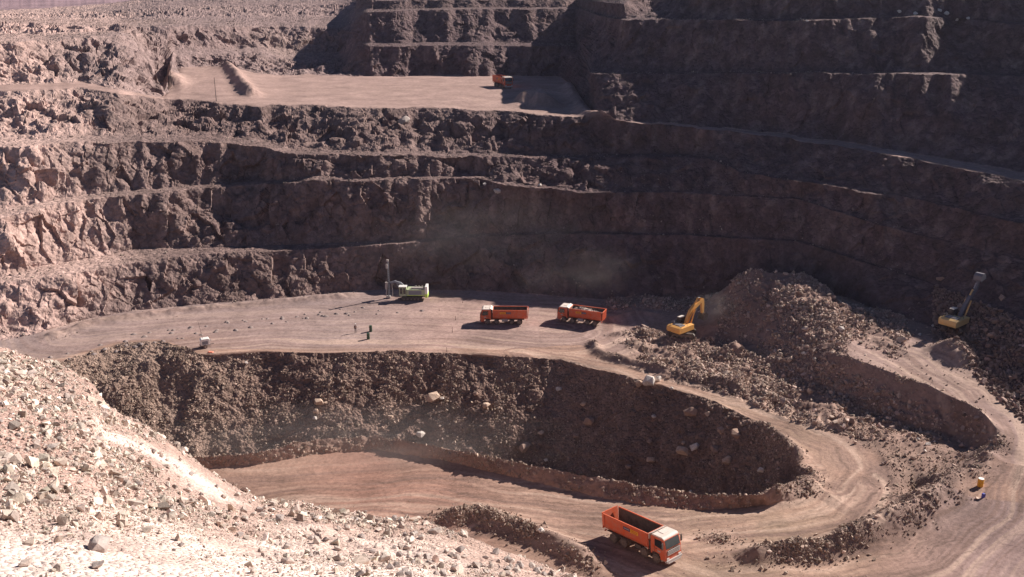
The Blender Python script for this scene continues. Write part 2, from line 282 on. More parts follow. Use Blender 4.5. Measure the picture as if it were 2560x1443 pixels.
# segment: from, to, subdivisions, object, block relief amp, low-frequency relief, fine rubble amp
SEG = [('PL', 'PL2', 8, 'far_plain', 0, 3, 0), ('PL2', 'RM', 14, 'far_plain', 0, 1, .3), ('RM', 'M6', 24, 'upper_pit_wall', .4, 1.0, .3), ('M6', 'T6', 30, 'upper_pit_wall', 1.2, 1.0, .3),
       ('T6', 'C6', 6, 'upper_pit_wall', .1, .1, .15), ('C6', 'T5', 46, 'upper_pit_wall', 1.9, 2.2, .3), ('T5', 'C5', 8, 'upper_pit_wall', .2, .2, .15),
       ('C5', 'T4', 50, 'upper_pit_wall', 1.9, 2.2, .3), ('T4', 'C4', 44, 'upper_platform', .0, 0, .05), ('C4', 'T3', 48, 'lower_pit_wall', 1.7, 2.0, .35),
       ('T3', 'C3', 12, 'lower_pit_wall', .1, .2, .2), ('C3', 'T2', 50, 'lower_pit_wall', 1.7, 2.2, .35), ('T2', 'C2', 12, 'lower_pit_wall', .1, .2, .2),
       ('C2', 'T1', 70, 'lower_pit_wall', 1.7, 2.0, .35), ('T1', 'C1', 16, 'lower_pit_wall', .1, .1, .2), ('C1', 'T0', 60, 'lower_pit_wall', 1.5, 1.6, .35),
       ('T0', 'M1', 26, 'pit_floor', 0, 0, .06), ('M1', 'M2', 64, 'pit_floor', 0, 0, .06), ('M2', 'E2', 44, 'pit_floor', 0, 0, .06), ('E2', 'R2', 26, 'pit_floor', 0, 0, .06),
       ('R2', 'C0', 22, 'haul_road', 0, 0, .05), ('C0', 'H1', 110, 'rubble_slope', .2, 1.0, .45), ('H1', 'H2', 12, 'rubble_slope', .2, .3, .3),
       ('H2', 'Cb', 26, 'rubble_slope', .1, .2, .3), ('Cb', 'Fb', 22, 'haul_road', 0, .3, .42), ('Fb', 'F1', 40, 'haul_road', 0, 0, .05),
       ('F1', 'F2', 44, 'haul_road', 0, 0, .05), ('F2', 'G0', 26, 'haul_road', 0, 0, .08), ('G0', 'G1', 34, 'foreground_hillside', .9, .7, .35),
       ('G1', 'G2', 120, 'foreground_hillside', .1, .8, .26), ('G2', 'G3', 110, 'foreground_hillside', .05, .35, .12), ('G3', 'G4', 30, 'foreground_hillside', 0, .1, .05),
       ('G4', 'G5', 4, 'foreground_hillside', 0, 0, 0), ('G5', 'G6', 4, 'foreground_hillside', 0, 0, 0)]
for a_, b_, *_r in SEG:
    q_ = row[b_][1] - row[a_][1]
    w_ = (q_ > -.05) & (PX > -50) & (PX < 2620)
    if w_.any(): print('OVERHANG', a_, b_, PX[w_].min(), PX[w_].max(), round(float(q_[w_].max()), 2), PX[w_][np.argmax(q_[w_])])
cols = []; segid = []; frac = []
for si, (a, b, n, *_r) in enumerate(SEG):
    for j in range(n):
        t = j / n
        cols.append(row[a] * (1 - t) + row[b] * t); segid.append(si); frac.append(t)
cols.append(row['G6']); segid.append(len(SEG) - 1); frac.append(1.0)
G = np.stack(cols, axis=0).transpose(0, 2, 1)          # rows x columns x 3
segid = np.array(segid); frac = np.array(frac); NR = len(segid)
X, Y, Z = G[..., 0].copy(), G[..., 1].copy(), G[..., 2].copy()
PXg = np.broadcast_to(PX, (NR, NX))
def seg_index(a): return [i for i, s in enumerate(SEG) if s[0] == a][0]

# masks over the grid
def band(lo, hi, soft=30): return np.clip((PXg - lo) / soft, 0, 1) * np.clip((hi - PXg) / soft, 0, 1)
amp_b = np.array([SEG[s][4] * (math.sin(math.pi * min(1, max(0, f))) ** .6 if SEG[s][4] >= 1 else 1) for s, f in zip(segid, frac)])[:, None] * np.ones((1, NX))
amp_l = np.array([SEG[s][5] * (math.sin(math.pi * min(1, max(0, f))) ** .6 if SEG[s][4] >= 1 else 1) for s, f in zip(segid, frac)])[:, None] * np.ones((1, NX))
amp_f = np.array([SEG[s][6] for s in segid])[:, None] * np.ones((1, NX))
heap = np.zeros((NR, NX))                               # rubble heap and broken bench on the right of the floor
m1, m2, r2 = seg_index('M1'), seg_index('M2'), seg_index('R2')
T_ = frac[:, None]
inM1 = (segid == m1)[:, None]; inM2 = (segid == m2)[:, None]; inT0 = (segid == seg_index('T0'))[:, None]
heap = np.where(inT0, band(1500, 2280), heap)
heap = np.where(inM1, np.maximum(band(1500, 1810, 40) * np.clip(1 - T_ * 3.2, 0, 1), np.maximum(band(1780, 2130, 40), band(2040, 2290, 60) * np.clip(1.3 - T_ * 1.8, 0, 1))), heap)
inE2 = (segid == seg_index('E2'))[:, None]
heap = np.where(inM2, np.maximum(band(1560, 2090, 60), band(2060, 2500, 20) * np.clip(T_ * 2.2 - .25, 0, 1)), heap)
heap = np.where(inE2, np.maximum(band(1560, 2250, 60), band(2200, 2460, 40) * np.clip(.8 - T_, 0, 1)), heap)
edge_noise = fbm(X / 5, Y / 5, Z / 5, 3, 50)
heap = np.clip(heap * 1.3 + np.where(heap > 0, edge_noise * .5, 0), 0, 1)
heapw = heap
tip = ((segid >= seg_index('C0')) & (segid <= seg_index('Cb')))[:, None] & (PXg > 2022)
amp_b = np.where(tip, 0, amp_b); amp_l = np.where(tip, 0, amp_l); amp_f = np.where(tip, .05, amp_f)
fd = np.where(((segid >= seg_index('C0')) & (segid <= seg_index('Cb')))[:, None], np.clip((2005 - PXg) / 70, 0, 1), 1); amp_f = amp_f * fd; amp_l = amp_l * fd; amp_b = amp_b * fd
rightw = np.maximum(np.clip((PXg - 1300) / 500, 0, 1), np.clip((PXg - 890) / 40, 0, .8) * (segid < seg_index('T4'))[:, None]) * (segid < seg_index('T0'))[:, None]
amp_b = amp_b * (1 - .6 * rightw); amp_l = amp_l * (1 - .3 * rightw)
amp_f = amp_f + heap * .55; amp_l = amp_l + heap * .9; amp_b = amp_b + heap * .35
side = np.clip((np.minimum(PXg + 0, 0) + 0) / 1, 0, 0)
# smooth amplitude along rows so relief grows out of the ledges
def blur0(a, k=3):
    ker = np.exp(-0.5 * (np.arange(-2 * k, 2 * k + 1) / k) ** 2); ker /= ker.sum()
    p = np.pad(a, ((2 * k, 2 * k), (0, 0)), mode='edge'); o = 0
    for i, kk in enumerate(ker): o = o + kk * p[i:i + a.shape[0]]
    return o
amp_b = blur0(amp_b, 2); amp_l = blur0(amp_l, 3)
def normals(X, Y, Z):
    dXc = np.gradient(X, axis=1); dYc = np.gradient(Y, axis=1); dZc = np.gradient(Z, axis=1)
    dXr = np.gradient(X, axis=0); dYr = np.gradient(Y, axis=0); dZr = np.gradient(Z, axis=0)
    nx = dYr * dZc - dZr * dYc; ny = dZr * dXc - dXr * dZc; nz = dXr * dYc - dYr * dXc
    l = np.sqrt(nx * nx + ny * ny + nz * nz) + 1e-9
    return nx / l, ny / l, nz / l
nx, ny, nz = normals(X, Y, Z)
flip = np.where(nz < -1e-6, -1, 1)
nx, ny, nz = nx * flip, ny * flip, nz * flip
bad = ny > .3; nx = np.where(bad, 0, nx); ny = np.where(bad, 0, ny); nz = np.where(bad, 1, nz)
low = fbm(X / 13, Y / 13, Z / 30, 3, 3)
fis = 1 - 2 * np.abs(vnoise(X / 4.2, Y / 4.2, Z / 22, 11)) ; fis2 = 1 - 2 * np.abs(vnoise(X / 1.9, Y / 1.9, Z / 9, 12))
disp = amp_l * low * 1.3
act = amp_b > .05
bx = np.zeros_like(X)
xa, ya, za = X[act], Y[act], Z[act]
bx[act] = facets(xa / 4.6, ya / 4.6, za / 9, 1) * 1.0 + facets(xa / 1.7, ya / 1.7, za / 3, 2) * .32
disp += amp_b * (bx * .68 - .42 * fis - .16 * fis2)
act = amp_f > .1
fx = np.zeros_like(X); xa, ya, za = X[act], Y[act], Z[act]
fx[act] = fbm(xa / 1.2, ya / 1.2, za / 1.2, 3, 20, .65) + .5 * fbm(xa / 4, ya / 4, za / 4, 2, 25)
fx[~act] = fbm(X[~act] / 3, Y[~act] / 3, Z[~act] / 3, 3, 30)
disp += amp_f * fx
X += disp * nx; Y += disp * ny; Z += disp * nz

# far relief of the distant plain
far = (segid <= 1)[:, None]
Z += np.where(far, fbm(X / 900, Y / 900, Z * 0, 4, 40) * np.clip((Y - 700) / 3000, 0, 1) * 60, 0)

# ridges (berms, windrows, dirt piles) laid along surveyed paths
def path_dist(pts):
    best = np.full(X.shape, 1e9); al = np.zeros(X.shape); sg = np.zeros(X.shape); L = 0
    for (x0, y0), (x1, y1) in zip(pts[:-1], pts[1:]):
        dx, dy = x1 - x0, y1 - y0; l = math.hypot(dx, dy) + 1e-9
        t = np.clip(((X - x0) * dx + (Y - y0) * dy) / (l * l), 0, 1)
        ex, ey = X - (x0 + t * dx), Y - (y0 + t * dy)
        d = np.hypot(ex, ey); m = d < best
        s = np.where(dx * ey - dy * ex > 0, 1, -1)
        best = np.where(m, d, best); al = np.where(m, L + t * l, al); sg = np.where(m, s, sg); L += l
    return best, al, sg, L
def w2(pts, z): return [tuple(float(q) for q in world_y(px, y, z)[:2]) for px, y in pts]
rub2 = np.zeros(X.shape)
def ridge(pts, z, h, wd, rough=.35, stones=1.0, segs=None):
    global Z, rub2
    d, al, sg, L = path_dist(w2(pts, z))
    n = 1 + rough * fbm(X / 2.2, Y / 2.2, X * 0, 3, int(h * 100))
    k = np.exp(-(d / (wd * .55)) ** 2) * np.clip(al / 3 + .25, 0, 1) * np.clip((L - al) / 3 + .25, 0, 1)
    ok = np.abs(Z - z) < 9
    if segs is not None: ok &= np.isin(segid, [seg_index(s) for s in segs])[:, None]
    k = np.where(ok, k, 0)
    Z = Z + k * h * n; rub2 = np.maximum(rub2, np.clip(k * 1.4, 0, 1) * stones)
ridge([(1085, 1290), (1190, 1288), (1290, 1338), (1390, 1395), (1490, 1460)], 1.4, 1.25, 2.8)
ridge([(1835, 1392), (1950, 1380), (2060, 1378), (2170, 1352)], 5.0, 1.5, 2.6)
ridge([(1760, 1330), (1840, 1350)], 4.6, .4, 2.0, .6, .5)
ridge([(2110, 1345), (2210, 1318), (2290, 1285), (2345, 1240), (2385, 1200)], 5.5, 2.0, 3.6)
ridge([(2270, 1255), (2300, 1215), (2325, 1190)], 5, -2.0, 4.2, .3, .6)
ridge([(1480, 838), (1495, 868), (1600, 905), (1750, 945), (1900, 1000), (2050, 1062)], 1.2, .9, 2.0)
ridge([(1880, 1050), (1960, 1108), (2005, 1165)], 2.8, 1.0, 1.8)
ridge([(2005, 1165), (2022, 1195), (2012, 1225), (1960, 1248), (1900, 1255)], 4.2, 1.0, 2.6, .5)
ridge([(552, 168), (590, 205), (632, 250)], 33, 2.4, 4.5, .3, .8, ('T4',))
ridge([(1300, 262), (1345, 255), (1362, 270)], 33, 3.6, 6.5, .3, .6, ('T4',))
ridge([(420, 205), (440, 225)], 33.5, 3.0, 5.5, .3, .6, ('T4',))
ridge([(2335, 868), (2380, 890), (2420, 925)], 8, 2.6, 4.0)
ridge([(250, 1015), (330, 975), (420, 958), (480, 965)], -5, 2.2, 6, .4, .8, ('C0',))
ridge([(1420, 215), (1460, 285), (1520, 300)], 33, 1.5, 4, .4, .5, ('T4',))
ridge([(1500, 800), (1600, 790), (1660, 800)], 0, .35, 1.4, .6, .3, ('M1', 'M2'))
ridge([(1520, 838), (1600, 835), (1660, 842)], 0, .6, 1.6, .6, .5, ('M1', 'M2'))
ridge([(1230, 757), (1160, 748), (1090, 752)], 0, .3, 1.6, .6, .3, ('T0', 'M1'))
ridge([(100, 850), (250, 805), (450, 778), (700, 757), (900, 738)], 0, .7, 3.0, .7, .7, ('T0', 'M1'))

# ------------------------------------------------------------------ wheel-track coordinates along the roads
ridge([(2085, 884), (2200, 930), (2350, 985), (2450, 1035), (2488, 1082)], 8, .55, 1.5, .8, .7)
ridge([(2492, 1100), (2455, 1150), (2390, 1196)], 7, .9, 3.0, .8, .7)
ridge([(1690, 880), (1760, 888)], .3, 1.6, 4)
ridge([(1800, 872), (1870, 890)], .8, 2.6, 5)
ridge([(1900, 905), (1960, 915)], 2, 1.4, 4)
ridge([(1560, 862), (1640, 872)], 0, 1.0, 3)
def inpoly(pts, z):
    q = w2(pts, z); c = np.zeros(X.shape, bool); n = len(q)
    for i in range(n):
        x0, y0 = q[i]; x1, y1 = q[(i + 1) % n]
        cond = ((y0 > Y) != (y1 > Y)) & (X < (x1 - x0) * (Y - y0) / (y1 - y0 + 1e-9) + x0)
        c ^= cond
    return c
isle = inpoly([(1500, 850), (1700, 922), (1900, 985), (2040, 1050), (2140, 1105), (2205, 1165), (2228, 1230), (2200, 1290), (2110, 1350), (2250, 1325), (2340, 1265), (2400, 1190), (2455, 1140), (2380, 1100), (2200, 1030), (2080, 985), (1800, 880), (1600, 840)], 3.5) & (np.abs(Z - 4) < 6) & (segid > seg_index('M1'))[:, None]
isle = isle.astype(float)
for _ in range(3): isle[:, 1:-1] = (isle[:, :-2] + isle[:, 1:-1] * 2 + isle[:, 2:]) / 4; isle[1:-1] = (isle[:-2] + isle[1:-1] * 2 + isle[2:]) / 4
Z += isle * (fbm(X / 2.6, Y / 2.6, X * 0, 4, 66) * .55 + .15)
rub2 = np.maximum(rub2, isle * .35)
track = np.zeros((NR, NX, 3))
def tracks(pts, z, halfw):
    global track
    d, al, sg, L = path_dist(w2(pts, z))
    k = np.clip(1.3 - d / halfw, 0, 1) * (np.abs(Z - z) < 7)
    m = k > track[..., 2]
    track[..., 0] = np.where(m, d * sg + z * 3, track[..., 0]); track[..., 1] = np.where(m, al + z * 50, track[..., 1]); track[..., 2] = np.where(m, k, track[..., 2])
tracks([(200, 830), (700, 800), (1100, 800), (1400, 820)], 0.01, 22)
tracks([(1300, 850), (1420, 868), (1520, 892), (1600, 920), (1700, 955), (1850, 1010), (1990, 1080), (2090, 1140), (2125, 1200), (2090, 1255)], 2.6, 5.5)
tracks([(2110, 1235), (2040, 1290), (1900, 1312), (1700, 1322), (1500, 1295), (1250, 1240), (1000, 1200), (700, 1200), (500, 1200)], 3.6, 11)
tracks([(1000, 1330), (1080, 1260), (1200, 1240), (1400, 1290), (1600, 1360), (1800, 1430), (2100, 1430), (2300, 1380), (2450, 1280), (2530, 1180), (2500, 1070), (2440, 1000), (2330, 940), (2200, 880)], 6.5, 9)
tracks([(430, 240), (480, 210), (560, 175)], 33.3, 10)
tracks([(640, 230), (900, 225), (1230, 235), (1350, 275), (1600, 303), (1900, 332), (2300, 392)], 33.01, 40)

# ------------------------------------------------------------------ base colours (dust, stone and earth by zone, with sun and shade painted into the walls)
Cc = np.zeros((NR, NX, 3))
def colr(*c): return np.array(c, float)
ZC = {'far_plain': colr(.33, .24, .25), 'upper_pit_wall': colr(.27, .20, .195), 'upper_platform': colr(.42, .31, .265), 'lower_pit_wall': colr(.27, .20, .18),
      'pit_floor': colr(.37, .275, .24), 'haul_road': colr(.43, .295, .22), 'rubble_slope': colr(.27, .195, .155), 'foreground_hillside': colr(.46, .355, .31)}
for i in range(NR): Cc[i, :] = ZC[SEG[segid[i]][3]]
def mixc(mask, c):
    global Cc
    Cc = Cc * (1 - mask[..., None]) + np.array(c) * mask[..., None]
n_big = fbm(X / 30, Y / 30, Z / 12, 4, 70); n_mid = fbm(X / 6, Y / 6, Z / 6, 4, 80)
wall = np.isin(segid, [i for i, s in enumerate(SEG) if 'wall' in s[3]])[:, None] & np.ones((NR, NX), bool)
mixc(np.where(wall, np.clip(n_big * 1.5 + .1, 0, .6), 0), (.35, .265, .225))
mixc(np.where(wall, np.clip(-n_mid * 1.4 - .1, 0, .55), 0), (.17, .125, .12))
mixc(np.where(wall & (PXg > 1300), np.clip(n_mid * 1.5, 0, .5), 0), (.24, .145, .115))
mixc(np.where(wall, np.maximum(np.clip((PXg - 1000) / 600, 0, .72), np.clip((PXg - 880) / 50, 0, .6) * (segid < seg_index('T4'))[:, None]), 0), (.145, .105, .11))  # right walls: browner rock, darkened and cooled further as painted shadow
vst = vnoise(X / 1.6, Y / 1.6, Z / 18, 301); mixc(np.where(wall, np.clip(vst * .9 - .1, 0, .45), 0), (.13, .095, .085)); mixc(np.where(wall, np.clip(-vst * .9 - .15, 0, .4), 0), (.38, .29, .25))
mixc(np.where((segid < seg_index('T4'))[:, None] & wall, np.clip((950 - PXg) / 400, 0, .4), 0), (.50, .40, .36))  # upper left walls paled, sunlight painted into the colour
mixc(np.where(wall, np.clip((500 - PXg) / 600, 0, .62) , 0), (.46, .36, .315))  # left walls lightened to look sunlit
mixc(np.where(wall, np.clip((330 - PXg + n_big * 260) / 300, 0, .75) , 0), (.72, .54, .46))  # far left walls brightened and warmed further as painted sunlight
isfl = np.isin(segid, [seg_index('T0'), seg_index('M1'), seg_index('M2'), seg_index('E2'), seg_index('R2')])[:, None] & np.ones((NR, NX), bool)
mixc(np.where(isfl, np.clip(.8 - (segid[:, None] - seg_index('T0')) * .25 - T_ * .2 + n_big * .8, 0, .9) * band(-800, 1350, 300), 0), (.36, .295, .275))
mixc(np.where(isfl, band(900, 1500, 200) * np.clip(n_big * 2 + .3, 0, .7), 0), (.46, .33, .28))
mixc(np.where(isfl, heapw, 0), (.32, .225, .185))
near = np.isin(segid, [seg_index('Fb'), seg_index('F1'), seg_index('F2')])[:, None] & np.ones((NR, NX), bool)
mixc(np.where(near, band(2150, 3400, 300) * .8, 0), (.36, .275, .255))
mixc(np.where(near, band(700, 1300, 200) * np.clip(n_big * 2.2, 0, .7), 0), (.46, .27, .2))
mixc(np.where(near | isfl, band(1500, 2200, 250) * np.clip(n_mid * .8 + .3, 0, .6) * np.clip(track[..., 2], 0, 1), 0), (.47, .37, .26))
mixc(np.where(tip, 1.0, 0), (.42, .30, .23))
mixc(np.where(tip, band(2150, 3400, 300) * .8, 0), (.36, .275, .255))
mixc(np.where((segid == seg_index('Cb'))[:, None] & (PXg < 2030), .85 * np.clip(1.1 - T_, 0, 1) * np.clip((2005 - PXg) / 60, 0, 1), 0), (.29, .205, .165))
mixc(np.where((segid >= seg_index('Cb'))[:, None] & (segid <= seg_index('F2'))[:, None] | isfl, rub2 * .8, 0), (.30, .225, .185))
fg = (segid >= seg_index('G0'))[:, None] & np.ones((NR, NX), bool)
dusty = np.where(fg, np.clip((segid[:, None] - seg_index('G1')) * 1.0 + T_ * .8 - .55 + fbm(X / 7, Y / 7, Z / 7, 4, 91) * 1.6, 0, 1), 0)
mixc(np.maximum(dusty, np.where(fg, np.clip(fbm(X / 9, Y / 9, Z / 9, 3, 95) * 3.2 - .55, 0, 1), 0)) * np.where(fg, band(-800, 1300, 300), 0), (.80, .70, .64))
mixc(np.where(fg, np.clip(-n_mid * 1.2, 0, .4) * (1 - dusty), 0), (.40, .29, .24))
mixc(np.where(fg, np.clip((500 - PXg) / 900, 0, .45) * (1 - dusty), 0), (.56, .39, .34))
Cc = Cc * (1 + .10 * fbm(X / 1.1, Y / 1.1, Z / 1.1, 3, 99))[..., None]
chute = fbm(PXg / 45, T_ * 1.3 + segid[:, None] * 0, X * 0, 3, 88)
slm = np.isin(segid, [seg_index('C0')])[:, None] & (PXg < 2000)
mixc(np.where(slm, np.clip(chute * 1.6, 0, .6), 0), (.34, .25, .20)); mixc(np.where(slm, np.clip(-chute * 1.6, 0, .6), 0), (.20, .14, .115))
mixc(np.where(slm, np.clip((700 - PXg) / 500, 0, .5), 0), (.38, .30, .235))
mixc(np.where(isfl, np.clip((PXg - 2040) / 120, 0, 1) * np.clip(n_mid * 2.2 + .38, 0, .8), 0), (.29, .21, .175))
islc = fbm(X / 2.5, Y / 2.5, X * 0, 4, 77)
mixc(np.clip(isle * (.75 + islc * .8), 0, 1), (.28, .20, .16))
# worn wheel lanes and ruts following each road
wav = fbm(X / 9, Y / 9, X * 0, 2, 120) * 1.6; ac = track[..., 0] + wav; al_ = track[..., 1]
ln = vnoise(ac * 1.15, al_ / 26, X * 0, 121) + .6 * vnoise(ac * 3.1, al_ / 14, X * 0, 122)
tk = np.clip(track[..., 2] * 1.4, 0, 1) * np.where(near | isfl | tip, 1, .0) + np.clip(track[..., 2], 0, 1) * .6 * (segid == seg_index('T4'))[:, None]
tk = tk * np.where((segid < seg_index('E2'))[:, None] & (PXg < 1350), .45, 1)
mixc(np.clip(ln * .9, 0, .75) * tk, (.56, .43, .335)); mixc(np.clip(-ln * .95, 0, .8) * tk, (.29, .205, .165))
rdm = band(1420, 2520, 60) * (near | isfl)
mixc(rdm * ( np.clip(.55 - track[..., 2] * .9 + n_mid * .3, 0, .55)), (.33, .235, .185))
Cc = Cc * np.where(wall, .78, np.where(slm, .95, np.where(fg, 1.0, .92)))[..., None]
Cc = Cc * np.array([1.03, .94, .955])
Cc = Cc * np.where(fg[..., None], np.array([1.06, 1.05, .99]), 1.0)
Cc = np.clip(Cc, .02, .9)

# ------------------------------------------------------------------ write the terrain objects
GN = {'far_plain': M_FAR, 'upper_pit_wall': M_WALL, 'upper_platform': M_FLOOR, 'lower_pit_wall': M_WALL, 'pit_floor': M_FLOOR, 'haul_road': M_ROAD, 'rubble_slope': M_RUB, 'foreground_hillside': M_FORE}
terrain_objs = []
V = np.stack([X, Y, Z], -1)
def write_grid(name, r0, r1, mat, c0=0, c1=None):
    c1 = NX if c1 is None else c1; v = V[r0:r1 + 1, c0:c1].reshape(-1, 3); n = r1 - r0 + 1; nc = c1 - c0
    idx = np.arange(n * nc).reshape(n, nc)
    q = np.stack([idx[1:, :-1], idx[1:, 1:], idx[:-1, 1:], idx[:-1, :-1]], -1).reshape(-1, 4)
    me = bpy.data.meshes.new(name)
    me.vertices.add(len(v)); me.vertices.foreach_set('co', v.astype(np.float32).ravel())
    me.loops.add(len(q) * 4); me.loops.foreach_set('vertex_index', q.astype(np.int32).ravel())
    me.polygons.add(len(q)); me.polygons.foreach_set('loop_start', np.arange(0, len(q) * 4, 4, dtype=np.int32))
    a = me.attributes.new('Col', 'FLOAT_COLOR', 'POINT')
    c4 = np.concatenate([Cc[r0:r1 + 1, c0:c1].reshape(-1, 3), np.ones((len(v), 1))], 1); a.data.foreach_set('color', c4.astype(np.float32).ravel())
    a = me.attributes.new('track', 'FLOAT_VECTOR', 'POINT'); a.data.foreach_set('vector', track[r0:r1 + 1, c0:c1].reshape(-1).astype(np.float32))
    me.update(calc_edges=True); me.shade_smooth() if name in ('haul_road', 'pit_floor', 'upper_platform', 'far_plain') else me.shade_flat()
    me.materials.append(mat)
    o = bpy.data.objects.new(name, me); C.objects.link(o); o['kind'] = 'structure'
    return o
start = 0
for i in range(1, NR + 1):
    if i == NR or SEG[segid[i]][3] != SEG[segid[start]][3]:
        r1 = min(i, NR - 1); nm = SEG[segid[start]][3]
        if nm == 'rubble_slope':
            cc = int(np.searchsorted(PX, 2024)); terrain_objs.append(write_grid(nm, start, r1, GN[nm], 0, cc + 1)); terrain_objs.append(write_grid('haul_road', start, r1, M_ROAD, cc, NX))
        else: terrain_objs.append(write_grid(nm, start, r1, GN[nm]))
        start = i
bpy.context.view_layer.update()
dg = bpy.context.evaluated_depsgraph_get()
def sight(px, y):
    v = -(y - 721.5) / F
    return Vector(((px - 1280) / F, cp + v * sp, -sp + v * cp)).normalized()
def ground_px(px, y):
    hit, loc, nrm, *_ = scene.ray_cast(dg, Vector((0, 0, CZ)), sight(px, y))
    return loc, nrm
def ground_xy(x, y, top=120):
    hit, loc, nrm, *_ = scene.ray_cast(dg, Vector((x, y, top)), Vector((0, 0, -1)))
    return (loc, nrm) if hit else (Vector((x, y, 0)), Vector((0, 0, 1)))
# ------------------------------------------------------------------ stones: loose rubble as stuff, the large ones as boulders of their own
def hull_rock(n, seed, flat=.75):
    r = random.Random(seed); bm = bmesh.new()
    for _ in range(n):
        u = r.uniform(-1, 1); a = r.uniform(0, 2 * math.pi); s = math.sqrt(1 - u * u); k = r.uniform(.72, 1.05)
        bm.verts.new((s * math.cos(a) * k, s * math.sin(a) * k * r.uniform(.75, 1), u * k * flat))
    res = bmesh.ops.convex_hull(bm, input=bm.verts)
    bmesh.ops.delete(bm, geom=[v for v in bm.verts if not v.link_faces], context='VERTS')
    bmesh.ops.triangulate(bm, faces=bm.faces); bm.normal_update()
    bm.verts.index_update()
    v = np.array([x.co[:] for x in bm.verts]); f = np.array([[l.index for l in x.verts] for x in bm.faces]); bm.free()
    return v * .5, f
SMALL = [hull_rock(9 + i % 4, 100 + i, .6 + .05 * (i % 6)) for i in range(10)]
def stone_material(name, bump=.03, sc=9):
    m, nt, ns, ls, bs = mat_new(name)
    geo = ns.new('ShaderNodeNewGeometry')
    att = node(ns, 'ShaderNodeAttribute', attribute_name='Col')
    n1 = node(ns, 'ShaderNodeTexNoise', Scale=float(sc), Detail=5.0, Roughness=.7); ls.new(geo.outputs['Position'], n1.inputs['Vector'])
    v1 = ramp(ns, ls, n1.outputs['Fac'], [(.3, .72), (.5, 1.0), (.7, 1.2)])
    ls.new(mixrgb(ns, ls, 'MULTIPLY', 1.0, att.outputs['Color'], v1), bs.inputs['Base Color'])
    bs.inputs['Roughness'].default_value = .92; bs.inputs['Specular IOR Level'].default_value = .2
    bp = node(ns, 'ShaderNodeBump', Strength=.8, Distance=bump); ls.new(n1.outputs['Fac'], bp.inputs['Height']); ls.new(bp.outputs[0], bs.inputs['Normal'])
    return m
M_STONE = stone_material('loose_stone')
def mesh_tris(name, v, f, col, mat):
    me = bpy.data.meshes.new(name)
    me.vertices.add(len(v)); me.vertices.foreach_set('co', v.astype(np.float32).ravel())
    me.loops.add(len(f) * 3); me.loops.foreach_set('vertex_index', f.astype(np.int32).ravel())
    me.polygons.add(len(f)); me.polygons.foreach_set('loop_start', np.arange(0, len(f) * 3, 3, dtype=np.int32))
    a = me.attributes.new('Col', 'FLOAT_COLOR', 'POINT'); a.data.foreach_set('color', np.concatenate([col, np.ones((len(v), 1))], 1).astype(np.float32).ravel())
    me.update(calc_edges=True); me.shade_flat(); me.materials.append(mat); return me
def rotmats(n):
    q = rng.normal(size=(n, 4)); q /= np.linalg.norm(q, axis=1)[:, None]; a, b, c, d = q.T
    return np.stack([np.stack([1 - 2 * (c * c + d * d), 2 * (b * c - a * d), 2 * (b * d + a * c)], -1),
                     np.stack([2 * (b * c + a * d), 1 - 2 * (b * b + d * d), 2 * (c * d - a * b)], -1),
                     np.stack([2 * (b * d - a * c), 2 * (c * d + a * b), 1 - 2 * (b * b + c * c)], -1)], 1)
qa = V[1:, 1:] - V[:-1, :-1]; qb = V[1:, :-1] - V[:-1, 1:]
QA = .5 * np.linalg.norm(np.cross(qa, qb), axis=-1)
QS = segid[:-1][:, None] * np.ones((1, NX - 1), int)
QP = PXg[:-1, :-1]
vis = (QP > -150) & (QP < 2720)
def scatter(name, label, cat, weight, count, smin, smax, power, tint, tintvar, pale=0.0, sink=.15):
    wgt = (weight * QA * vis).ravel(); wgt = wgt / wgt.sum()
    idx = np.searchsorted(np.cumsum(wgt), rng.random(count)); idx = np.clip(idx, 0, wgt.size - 1)
    r_, c_ = np.unravel_index(idx, QA.shape)
    u = rng.random((count, 1)); t = rng.random((count, 1))
    p = (V[r_, c_] * (1 - u) + V[r_, c_ + 1] * u) * (1 - t) + (V[r_ + 1, c_] * (1 - u) + V[r_ + 1, c_ + 1] * u) * t
    s = smin * (1 - rng.random(count) * (1 - (smin / smax) ** power)) ** (-1 / power)
    sc = s[:, None] * rng.uniform(.7, 1.25, (count, 3)); Rm = rotmats(count)
    base = np.array(tint) * (1 + tintvar * rng.normal(size=(count, 1))) * (1 + .018 * rng.normal(size=(count, 3)))
    base = np.where(rng.random((count, 1)) < pale, base * 1.5, base); base = np.clip(base, .04, .88)
    p[:, 2] += s * sink
    Vs = []; Fs = []; Cs = []; off = 0; kind = rng.integers(0, len(SMALL), count)
    for k, (rv, rf) in enumerate(SMALL):
        m = kind == k; n = m.sum()
        if not n: continue
        vv = np.einsum('nij,nkj->nki', Rm[m], rv[None] * sc[m][:, None, :]) + p[m][:, None, :]
        Vs.append(vv.reshape(-1, 3)); Fs.append((rf[None] + (np.arange(n) * len(rv))[:, None, None]).reshape(-1, 3) + off)
        Cs.append(np.repeat(base[m], len(rv), 0)); off += n * len(rv)
    me = mesh_tris(name, np.concatenate(Vs), np.concatenate(Fs), np.concatenate(Cs), M_STONE)
    o = bpy.data.objects.new(name, me); C.objects.link(o); tag(o, label, cat, kind='stuff'); return o
def S(*names): return np.isin(QS, [seg_index(n) for n in names])
QPr = 0
FRt = frac[:-1][:, None]
pt = fbm(V[:-1, :-1, 0] / 5, V[:-1, :-1, 1] / 5, V[:-1, :-1, 2] / 5, 3, 200)
patch = np.clip(.6 + pt * 1.8, .05, 2)
big = np.clip(.5 + 2.5 * fbm(V[:-1, :-1, 0] / 16, V[:-1, :-1, 1] / 16, V[:-1, :-1, 2] / 16, 3, 210), .08, 2)
